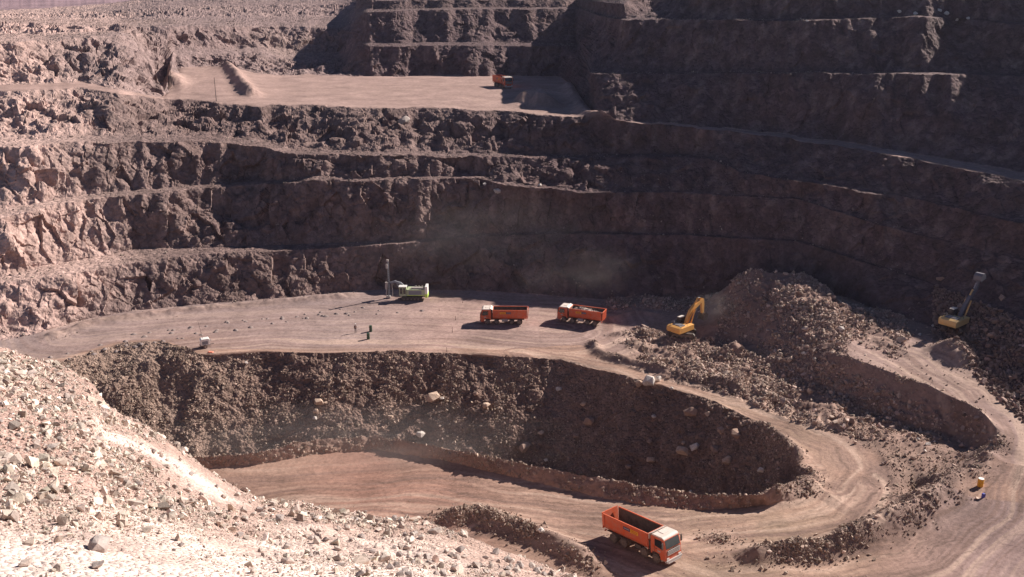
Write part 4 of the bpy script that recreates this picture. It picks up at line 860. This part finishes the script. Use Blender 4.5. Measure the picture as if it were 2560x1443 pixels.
# ------------------------------------------------------------------ excavator
def arm_chain(pts, widths, y):
    """plate outline of a boom or stick given centre points and half depths"""
    out_t = []; out_b = []
    for i, (p, wdt) in enumerate(zip(pts, widths)):
        a = Vector(pts[max(0, i - 1)]); c = Vector(pts[min(len(pts) - 1, i + 1)]); d = (c - a).normalized(); nrm = Vector((-d.y, d.x))
        out_t.append(Vector(p) + nrm * wdt); out_b.append(Vector(p) - nrm * wdt)
    return [tuple(q) for q in out_t] + [tuple(q) for q in reversed(out_b)]
def strip_prism(mb, pts, widths, y0, y1):
    for i in range(len(pts) - 1):
        seg = arm_chain(pts, widths, 0); n = len(pts)
        q = [seg[i], seg[i + 1], seg[2 * n - 2 - i], seg[2 * n - 1 - i]]
        mb.prism(q, y0, y1)
def make_excavator(name, paint, track_turn, boom, bw, stick, sw, bucket_at, bucket_rot, armp=None):
    e = empty(name)
    Rt = Matrix.Rotation(track_turn, 4, 'Z')
    for s in (-1, 1):
        b = MB(); n = 9; prof = []
        for i in range(n): a = math.pi / 2 + math.pi * i / (n - 1); prof.append((-1.75 + .48 * math.cos(a), .5 + .48 * math.sin(a)))
        for i in range(n): a = -math.pi / 2 + math.pi * i / (n - 1); prof.append((1.75 + .48 * math.cos(a), .5 + .48 * math.sin(a)))
        b.prism(prof, s * 1.25 - .3, s * 1.25 + .3)
        for i in range(16): b.box(-1.85 + i * .245, -1.75 + i * .245, s * 1.25 - .32, s * 1.25 + .32, .98, 1.03)
        b.bm.transform(Rt); tk = b.build('crawler_track', DARK, e)
        b = MB()
        for i in range(5): b.cyl((-1.5 + i * .75, s * 1.25 - .35, .42), (-1.5 + i * .75, s * 1.25 + .35, .42), .2)
        b.box(-1.6, 1.6, s * 1.25 - .33, s * 1.25 + .33, .45, .7)
        b.bm.transform(Rt); b.build('track_rollers', RIM, tk)
    b = MB(); b.box(-1.1, 1.1, -.95, .95, .55, .95); b.cyl((0, 0, .9), (0, 0, 1.2), .75, n=24); b.bm.transform(Rt); b.build('undercarriage', DARK, e)
    b = MB(); b.prism([(-2.6, 1.2), (-2.75, 1.6), (-2.7, 2.15), (-2.1, 2.35), (-2.1, 1.2)], -1.38, 1.38); b.build('counterweight', paint, e, .08)
    b = MB(); b.box(-2.09, 1.3, -1.38, -.5, 1.2, 2.15); b.box(-2.09, .2, -.498, .5, 1.2, 2.2); b.box(-2.09, -.1, .502, 1.38, 1.2, 2.2); b.box(.2, 1.4, -.49, .49, 1.15, 1.35); h = b.build('engine_house', paint, e, .04)
    b = MB(); b.box(-1.9, -.6, -.9, .9, 2.2, 2.32)
    for i in range(5): b.box(-1.8 + i * .25, -1.7 + i * .25, -.7, .7, 2.32, 2.36)
    b.build('engine_grille', RIGGREY, h)
    b = MB()
    for i in range(3): b.box(-1.75 + i * .3, -1.6 + i * .3, -.6 , .5, 2.365, 2.42)
    b.cyl((-1.3, .9, 2.2), (-1.3, .9, 2.75), .07); b.build('exhaust', STEEL, h)
    b = MB(); b.prism([(.0, 1.2), (.0, 2.95), (.15, 3.05), (1.25, 3.05), (1.55, 2.3), (1.6, 1.2)], .55, 1.38); cb = b.build('operator_cab', DARK, e, .04)
    b = MB(); b.box(.05, 1.3, .6, 1.34, 3.05, 3.12); b.build('cab_roof', WHITEP, cb, .03)
    for yy in ((.535, .549), (1.382, 1.396)):
        b = MB(); b.prism([(.12, 1.95), (.12, 2.9), (1.2, 2.9), (1.45, 2.25), (1.48, 1.95)], *yy); b.build('cab_window', GLASS, cb)
    b = MB(); b.quad((1.29, .65, 3.0), (1.29, 1.28, 3.0), (1.62, 1.28, 2.2), (1.62, .65, 2.2)); b.build('cab_windscreen', GLASS, cb)
    b = MB(); strip_prism(b, boom, bw, -.26, .26); bo = b.build('boom', armp or paint, e)
    bs_ = Vector(boom[0]); k = boom[len(boom) // 2]
    for s in (-1, 1):
        b = MB(); b.cyl((1.45, s * .42, 1.45), (k[0] - .15, s * .42, k[1] - .2), .12); bc = b.build('boom_cylinder', paint, bo)
    b = MB(); a1 = boom[len(boom) // 2]; a2 = stick[0]
    b.cyl((a1[0] + .1, 0, a1[1] + .55), (a1[0] * .4 + a2[0] * .6, 0, a1[1] * .4 + a2[1] * .6 + .75), .13)
    b.build('stick_cylinder', paint, bo)
    b = MB(); b.cyl((a1[0] * .4 + a2[0] * .6, 0, a1[1] * .4 + a2[1] * .6 + .75), (a2[0], 0, a2[1] + .12), .07); b.build('cylinder_rod', STEEL, bo)
    b = MB(); strip_prism(b, stick, sw, -.22, .22); stk = b.build('stick', armp or paint, e)
    b = MB(); c0 = stick[0]; c1 = stick[-1]; d = (Vector(c1) - Vector(c0)).normalized(); nr = Vector((-d.y, d.x)) * (.42)
    b.cyl((c0[0] + d.x * .4 + nr.x, 0, c0[1] + d.y * .4 + nr.y), (c1[0] - d.x * .5 + nr.x, 0, c1[1] - d.y * .5 + nr.y), .09); b.build('bucket_cylinder', STEEL, stk)
    b = MB(); prof = [(0, .15), (.35, .3), (.95, .05), (1.15, -.45), (.9, -.95), (.35, -1.2), (-.05, -1.15), (.3, -1.02), (.75, -.8), (.95, -.42), (.8, -.05), (.35, .08)]
    prof2 = []
    for i in range(5):
        q = [prof[i + 1], prof[i + 2], prof[min(11, 10 - i + 0)], prof[11 - i]] if False else None
    outer = [(0, .15), (.4, .32), (.95, .08), (1.18, -.42), (.95, -.92), (.4, -1.22), (-.1, -1.2)]; inner = [(0.05, .02), (.4, .2), (.85, -.02), (1.05, -.42), (.85, -.85), (.38, -1.1), (-.1, -1.12)]
    for i in range(6): b.prism([outer[i], outer[i + 1], inner[i + 1], inner[i]], -.62, .62)
    for s in (-.62, .58):
        b.prism(inner, s, s + .04)
    for i in range(5): b.prism([(-.08, -1.22), (-.32, -1.18), (-.08, -1.1)], -.58 + i * .28, -.5 + i * .28)
    vs = b.bm.verts; bmesh.ops.rotate(b.bm, cent=(0, 0, 0), matrix=Matrix.Rotation(bucket_rot, 3, 'Y'), verts=vs); bmesh.ops.translate(b.bm, vec=(bucket_at[0], 0, bucket_at[1]), verts=vs)
    b.build('bucket', RIM if armp is None else ARMG, e)
    b = MB()
    for s in (-1, 1): b.cyl((-1.9, s * 1.2, 2.2), (-1.9, s * 1.2, 2.6), .02, n=6); b.cyl((-.4, s * 1.2, 2.15), (-.4, s * 1.2, 2.6), .02, n=6); b.cyl((-1.9, s * 1.2, 2.6), (-.4, s * 1.2, 2.6), .02, n=6)
    b.build('handrail', DARK, h)
    return e
ex1 = make_excavator('excavator', YELLOW, R(-58), [(.75, 1.7), (1.2, 2.8), (1.9, 3.9), (2.8, 4.6), (4.0, 5.1), (4.9, 5.4)], [.28, .34, .42, .4, .32, .2], [(4.3, 5.8), (4.9, 5.4), (5.1, 4.5), (5.2, 3.6), (5.25, 2.9)], [.18, .38, .34, .25, .15], (5.25, 2.9), R(20))
tag(ex1, 'bright yellow excavator with arched boom digging at the left foot of the rubble heap', 'excavator', 'excavators loading rock')
ex2 = make_excavator('excavator', YELLOW2, R(15), [(.75, 1.7), (1.4, 2.6), (2.2, 3.6), (3.1, 4.4), (4.0, 5.1), (4.7, 5.5)], [.15, .2, .26, .24, .18, .12], [(4.3, 5.3), (4.8, 5.6), (5.1, 6.2), (5.2, 6.8)], [.12, .24, .2, .12], (5.2, 6.8), R(-110), ARMG)
tag(ex2, 'faded yellow excavator in the shade with its arm raised, on the right bench', 'excavator', 'excavators loading rock')
seat(ex1, 1706, 838, R(42), 1.1, tilt=False)
seat(ex2, 2386, 828, R(38), 1.08, -.1, tilt=False)

# ------------------------------------------------------------------ drill rig
dr = empty('drill_rig')          # x forward towards the mast
for s in (-1, 1):
    b = MB(); prof = [(-1.9, .0), (1.9, .0), (2.25, .25), (2.25, .6), (1.9, .85), (-1.9, .85), (-2.25, .6), (-2.25, .25)]
    b.prism(prof, s * 1.05 - .28, s * 1.05 + .28); tk = b.build('crawler_track', DARK, dr, .05)
    b = MB()
    for i in range(5): b.cyl((-1.5 + i * .75, s * 1.05 - .31, .4), (-1.5 + i * .75, s * 1.05 + .31, .4), .2)
    b.build('track_rollers', RIM, tk)
b = MB(); b.box(-2.2, 2.0, -.8, .8, .85, 1.1); b.build('deck', DARK, dr)
b = MB(); b.box(-2.9, .9, -1.15, 1.15, 1.1, 2.45); hs = b.build('engine_house', LIME, dr, .06)
for s in (-1, 1):
    y = sorted((s * 1.152, s * 1.17))
    b = MB(); b.box(-2.2, .5, y[0], y[1], 1.35, 2.2); b.build('side_panel', RIGGREY, hs)
    b = MB(); b.box(-2.9, .9, y[0], y[1] + 0, 1.12, 1.24); b.build('yellow_stripe', LIMEY, hs)
b = MB(); b.box(-3.45, -2.905, -1.2, 1.2, .75, 3.1); rr = b.build('dust_collector', WHITEB, dr, .08)
b = MB(); b.box(-3.47, -2.9, -1.22, 1.22, .7, 1.5); b.build('yellow_base', LIMEY, rr, .03)
b = MB()
for i in range(7): b.cyl((-2.5 + i * .33, -.7, 2.45), (-2.5 + i * .33, -.7, 2.62 + .16 * (i % 2)), .12)
b.box(-2.6, .0, .1, .7, 2.45, 2.75); b.build('hose_reels', GREYM, hs, .02)
b = MB(); b.cyl((-2.6, .5, 2.4), (-2.6, .5, 3.35), .08); b.build('exhaust', DARK, hs)
b = MB(); b.box(.95, 2.5, -.1, 1.2, 1.0, 3.0); cb = b.build('operator_cab', LIME, dr, .06)
b = MB(); b.box(.9, 2.6, -.15, 1.25, 3.0, 3.1); b.build('cab_roof', WHITEB, cb, .03)
for yy in ((1.202, 1.215),):
    b = MB(); b.box(1.15, 1.65, *yy, 1.5, 2.8); b.build('cab_window', GLASS, cb)
    b = MB(); b.box(1.8, 2.35, *yy, 1.5, 2.8); b.build('cab_window', GLASS, cb)
b = MB(); b.box(2.502, 2.515, .0, 1.1, 1.4, 2.85); b.build('cab_window', GLASS, cb)
b = MB(); strip_prism(b, [(1.2, 2.2), (2.4, 3.3), (3.6, 3.7), (4.6, 3.4)], [.2, .24, .22, .16], -.75, -.45); b.cyl((2.3, -.6, 1.6), (3.3, -.6, 3.4), .09); b.build('boom', RIGGREY, dr)
b = MB()
for dx, dy in ((-.12, -.13), (.12, -.13), (-.12, .13), (.12, .13)): b.box(4.9 + dx - .025, 4.9 + dx + .025, -.6 + dy - .025, -.6 + dy + .025, .2, 8.3)
for i in range(16):
    z = .4 + i * .5; b.box(4.74, 5.06, -.79, -.74, z, z + .06); b.box(4.74, 5.06, -.46, -.41, z, z + .06); b.box(4.74, 4.79, -.76, -.44, z + .2, z + .26)
ms = b.build('mast', RIGGREY, dr)
b = MB(); b.cyl((5.15, -.6, .1), (5.15, -.6, 7.2), .05, n=8); b.build('drill_rod', DARK, ms)
b = MB(); b.box(4.95, 5.35, -.85, -.35, 6.6, 7.5); b.box(4.75, 5.2, -.8, -.4, 8.1, 8.5); b.build('rotation_head', GREYM, ms, .03)
b = MB(); b.box(4.6, 5.5, -1.0, -.2, .1, .5); b.box(5.3, 5.7, -1.0, -.5, 1.9, 3.5); b.cyl((5.5, -.3, .8), (5.1, -.3, 3.6), .12); b.cyl((4.3, -.9, 3.5), (4.2, -.9, .3), .06); b.build('rod_changer', GREYM, ms, .03)
b = MB()
pv = None
for i in range(15):
    t = i / 14; p = (4.8 - 3.4 * t, -.9, 3.9 - 1.3 * t - 1.0 * math.sin(math.pi * t))
    if pv: b.cyl(pv, p, .05, n=6)
    pv = p
b.build('hose', DARK, dr)
tag(dr, 'pale green crawler drill rig with a tall lattice mast below the wall', 'drill rig')
seat(dr, 1030, 748, R(179), 1.0, 0, tilt=False)

# ------------------------------------------------------------------ person
def make_person(px, y, heading, label):
    loc, _ = ground_px(px, y)
    e = empty('person', loc, heading)
    pts = [((0, 0, .96), .15), ((0, 0, 1.12), .145), ((0, 0, 1.30), .165), ((0, 0, 1.44), .12), ((0, 0, 1.52), .06), ((.01, 0, 1.60), .085), ((.02, 0, 1.68), .1), ((.01, 0, 1.74), .085),
           ((0, .18, 1.42), .065), ((-.03, .25, 1.17), .05), ((.08, .24, .93), .035), ((.1, .24, .84), .035), ((0, -.18, 1.42), .065), ((-.03, -.25, 1.17), .05), ((.08, -.24, .93), .035), ((.1, -.24, .84), .035),
           ((0, .1, .9), .1), ((.03, .11, .5), .068), ((-.02, .12, .09), .05), ((.14, .12, .04), .045), ((0, -.1, .9), .1), ((.05, -.11, .5), .068), ((.04, -.12, .09), .05), ((.2, -.12, .04), .045)]
    ed = [(0, 1), (1, 2), (2, 3), (3, 4), (4, 5), (5, 6), (6, 7), (3, 8), (8, 9), (9, 10), (10, 11), (3, 12), (12, 13), (13, 14), (14, 15), (0, 16), (16, 17), (17, 18), (18, 19), (0, 20), (20, 21), (21, 22), (22, 23)]
    me = bpy.data.meshes.new('body'); me.from_pydata([p for p, _ in pts], ed, []); o = bpy.data.objects.new('body', me); C.objects.link(o); o.parent = e
    sk = o.modifiers.new('skin', 'SKIN'); sk.use_smooth_shade = True
    for i, (_, r) in enumerate(pts): me.skin_vertices[0].data[i].radius = (r, r); me.skin_vertices[0].data[i].use_root = i == 0
    sb = o.modifiers.new('sub', 'SUBSURF'); sb.levels = sb.render_levels = 1
    me.materials.append(CLOTH)
    b = MB(); bmesh.ops.create_uvsphere(b.bm, u_segments=14, v_segments=10, radius=.135); bmesh.ops.scale(b.bm, vec=(1.1, .95, .8), verts=b.bm.verts)
    bmesh.ops.delete(b.bm, geom=[v for v in b.bm.verts if v.co.z < -.03], context='VERTS'); bmesh.ops.translate(b.bm, vec=(.015, 0, 1.76), verts=b.bm.verts); b.build('helmet', WHITEB, e)
    b = MB(); bmesh.ops.create_uvsphere(b.bm, u_segments=12, v_segments=10, radius=.09); bmesh.ops.scale(b.bm, vec=(.9, .85, 1.2), verts=b.bm.verts); bmesh.ops.translate(b.bm, vec=(.04, 0, 1.66), verts=b.bm.verts); b.build('face', SKIN, e)
    b = MB(); b.cyl((0, 0, 1.0), (0, 0, 1.2), .185, .18, 18); b.cyl((0, 0, 1.2), (0, 0, 1.45), .18, .15, 18); b.build('vest', VEST, e, .02)
    tag(e, label, 'person'); return e
make_person(889, 832, R(-60), 'person in dusty workwear and pale helmet standing beside two dark drums')

# ------------------------------------------------------------------ drums and small things
def drum(px, y, mats, h, r, label, group=None, name='drum'):
    loc, _ = ground_px(px, y); e = empty(name, loc)
    b = MB(); b.cyl((0, 0, 0), (0, 0, h), r, n=22); bd = b.build('drum_body', mats[0], e, .015)
    b = MB()
    for z in (h * .33, h * .66, h * .96): b.cyl((0, 0, z - .02), (0, 0, z + .02), r + .015, n=22)
    b.build('hoops', mats[0], bd)
    b = MB(); b.cyl((0, 0, h + .002), (0, 0, h + .04), r * .95, n=22); b.build('lid', mats[1], e)
    tag(e, label, 'drum', group); return e
drum(927, 829, (GREEND, GREEND), 1.15, .29, 'dark green drum standing farther back and right of the person', 'dark green drums on the pit floor')
drum(921, 848, (GREEND, GREEND), 1.15, .29, 'dark green drum standing nearer the camera, in front of the other one', 'dark green drums on the pit floor')
drum(2450, 1216, (YELD, WHITEB), 1.0, .33, 'yellow drum with a white top on the bank by the right hand road')
lc, _ = ground_px(2458, 1244); e = empty('jerrycan', lc, .5)
b = MB(); b.prism([(-.22, 0), (.22, 0), (.22, .42), (.08, .55), (-.22, .55)], -.12, .12); b.build('can_body', BLUED, e, .03)
b = MB(); b.cyl((.14, 0, .46), (.2, 0, .58), .05); b.build('cap', DARK, e)
tag(e, 'small blue container lying below the yellow drum', 'container')
# white lighting trailer with thin mast
lc, _ = ground_px(513, 868); e = empty('mobile_generator', lc, R(25))
b = MB(); b.prism([(-.8, .55), (-.8, 1.6), (-.6, 1.75), (.7, 1.75), (.85, 1.5), (.85, .55)], -.6, .6); hb_ = b.build('housing', WHITEB, e, .06)
b = MB(); b.box(-.5, .5, -.615, -.6, .75, 1.35); b.build('louvre', RIGGREY, hb_)
b = MB(); b.box(-.9, .9, -.5, .5, .42, .56); b.box(.9, 1.6, -.05, .05, .42, .5); b.build('trailer_frame', DARK, e)
for s in (-1, 1):
    b = MB(); b.cyl((0, s * .62, .34), (0, s * .84, .34), .34, n=22); wl_ = b.build('wheel', TYRE, e, .03)
    b = MB(); b.cyl((0, s * .84, .34), (0, s * .87, .34), .17, n=14); b.build('rim', GREYM, wl_)
b = MB(); b.cyl((-.3, 0, 1.7), (-.75, .2, 5.2), .035, .02, 8); b.build('mast', DARK, e)
tag(e, 'small white wheeled generator with a thin leaning mast at the edge of the pit floor', 'generator')
lc, _ = ground_px(526, 881); b = MB(); b.prism([(-.5, 0), (.55, 0), (.4, .12), (-.3, .16)], -.3, .3); o = b.build('cloth', ORCLOTH, None, .03); o.location = lc; tag(o, 'faded red cloth lying beside the white generator', 'cloth')
# poles and stakes
def pole(px, y, h, r, label, group=None, name='pole', lean=0.0, mat=WOOD):
    lc, _ = ground_px(px, y); b = MB(); b.cyl((0, 0, -.2), (lean, 0, h), r, r * .7, 8); b.cyl((0, 0, 0), (0, 0, .08), r * 2.2, r * 1.2, 8)
    o = b.build(name, mat); o.location = lc; tag(o, label, 'pole' if name == 'pole' else 'stake', group)
pole(541, 253, 6.3, .09, 'thin tall pole standing at the front of the sunlit upper platform', mat=DARK)
for (px, y, h, lab) in [(1131, 831, 1.1, 'short wooden stake on the floor left of the empty truck and its shadow'), (1139, 800, .8, 'small stake on the floor farther back, left of the empty truck'), (1117, 879, .9, 'stake at the rim of the floor above the rubble slope'), (1157, 757, .6, 'tiny stake near the drill rig at the back of the floor'), (1098, 777, .5, 'tiny dark marker left of the drill rig track marks')]:
    pole(px, y, h, .045, lab, 'wooden stakes on the pit floor', 'stake')
# little cones of drill cuttings in rows on the grey floor
M_CUT = plain('grey_drill_cuttings', (.25, .2, .19), .95, dust=.25, spec=.1)
def cone_mesh():
    bm = bmesh.new(); top = bm.verts.new((0, 0, .33)); r1 = [bm.verts.new((.22 * math.cos(a) * random.uniform(.8, 1.2), .22 * math.sin(a), .26)) for a in np.linspace(0, 6.283, 11)[:-1]]
    r2 = [bm.verts.new((.62 * math.cos(a) * random.uniform(.85, 1.15), .62 * math.sin(a) * random.uniform(.85, 1.15), -.05)) for a in np.linspace(0, 6.283, 11)[:-1]]
    for i in range(10):
        j = (i + 1) % 10; bm.faces.new([top, r1[i], r1[j]]); bm.faces.new([r1[i], r2[i], r2[j], r1[j]])
    me = bpy.data.meshes.new('cuttings_mound'); bm.to_mesh(me); bm.free(); me.materials.append(M_CUT); return me
cones = [cone_mesh() for _ in range(4)]
rc = random.Random(3); k = 0
for (xa, ya, xb, yb, n) in [(130, 893, 860, 783, 17), (180, 897, 540, 826, 8), (330, 838, 900, 768, 13), (560, 806, 940, 776, 9), (700, 800, 1060, 778, 7), (520, 850, 430, 826, 2), (250, 862, 480, 822, 5)]:
    for i in range(n):
        t = i / max(1, n - 1); lc, _ = ground_px(xa + (xb - xa) * t + rc.uniform(-8, 8), ya + (yb - ya) * t + rc.uniform(-2, 2))
        if lc is None or lc.z > 4: continue
        o = bpy.data.objects.new('cuttings_mound', cones[k % 4]); C.objects.link(o); o.location = lc; o.rotation_euler = (0, 0, rc.uniform(0, 6)); s_ = rc.uniform(.5, .95); o.scale = (s_ * rc.uniform(1, 1.5), s_, s_ * .95)
        tag(o, 'small dark mound of drill cuttings in the rows on the grey floor', 'mound', 'rows of drill cuttings mounds'); k += 1

# ------------------------------------------------------------------ dusty air: even haze in one closed box, and thin drifting dust
def volume(name, dens, col):
    m = bpy.data.materials.new(name); m.use_nodes = True; nt = m.node_tree; nt.nodes.remove(nt.nodes['Principled BSDF'])
    v = nt.nodes.new('ShaderNodeVolumePrincipled'); v.inputs['Density'].default_value = dens; v.inputs['Color'].default_value = (*col, 1); v.inputs['Anisotropy'].default_value = 0.3
    nt.links.new(v.outputs[0], nt.nodes['Material Output'].inputs['Volume']); return m
def dust(px, y, z, size, dens, seed, label):
    m = bpy.data.materials.new('drifting_dust'); m.use_nodes = True; nt = m.node_tree; ns, ls = nt.nodes, nt.links; ns.remove(ns['Principled BSDF'])
    v = ns.new('ShaderNodeVolumePrincipled'); v.inputs['Color'].default_value = (.86, .74, .68, 1)
    tc = ns.new('ShaderNodeTexCoord'); ln = ns.new('ShaderNodeVectorMath'); ln.operation = 'LENGTH'; ls.new(tc.outputs['Object'], ln.inputs[0])
    fall = ramp(ns, ls, ln.outputs['Value'], [(0.0, 1.0), (.55, .35), (.98, 0.0)])
    nz_ = node(ns, 'ShaderNodeTexNoise', Scale=2.2, Detail=4.0, Roughness=.6); mp = ns.new('ShaderNodeVectorMath'); mp.operation = 'ADD'; mp.inputs[1].default_value = (seed, seed * 2, 0); ls.new(tc.outputs['Object'], mp.inputs[0]); ls.new(mp.outputs[0], nz_.inputs['Vector'])
    nr = ramp(ns, ls, nz_.outputs['Fac'], [(.38, 0.0), (.7, 1.0)])
    ls.new(math_n(ns, ls, 'MULTIPLY', math_n(ns, ls, 'MULTIPLY', fall, nr), dens), v.inputs['Density']); ls.new(v.outputs[0], ns['Material Output'].inputs['Volume'])
    b = MB(); bmesh.ops.create_icosphere(b.bm, subdivisions=3, radius=1.0); o = b.build('dust_cloud', m); wx, wy, _z = world_y(px, y, z)
    o.location = (wx, wy, z + size[2] * .25); o.scale = size; tag(o, label, 'dust', kind='stuff'); return o
dust(1230, 680, 3, (40, 9, 16), .03, 1.3, 'faint dust drifting in front of the lower pit wall behind the drill rig')
dust(1480, 720, 3, (20, 8, 8), .04, 4.1, 'faint dust hanging at the wall foot behind the loaded truck')
dust(900, 1130, 1, (34, 9, 6), .06, 7.7, 'dust drifting over the lower road and berm')
dust(1790, 800, 2, (6, 5, 5), .10, 2.9, 'puff of dust beside the digging excavator')
b = MB(); b.box(-4500, 4500, -400, 10500, -40, 330); hz = b.build('haze', volume('thin_desert_haze', 0.00005, (.80, .72, .88))); tag(hz, 'thin dusty haze hanging in the pit', 'haze', kind='stuff')
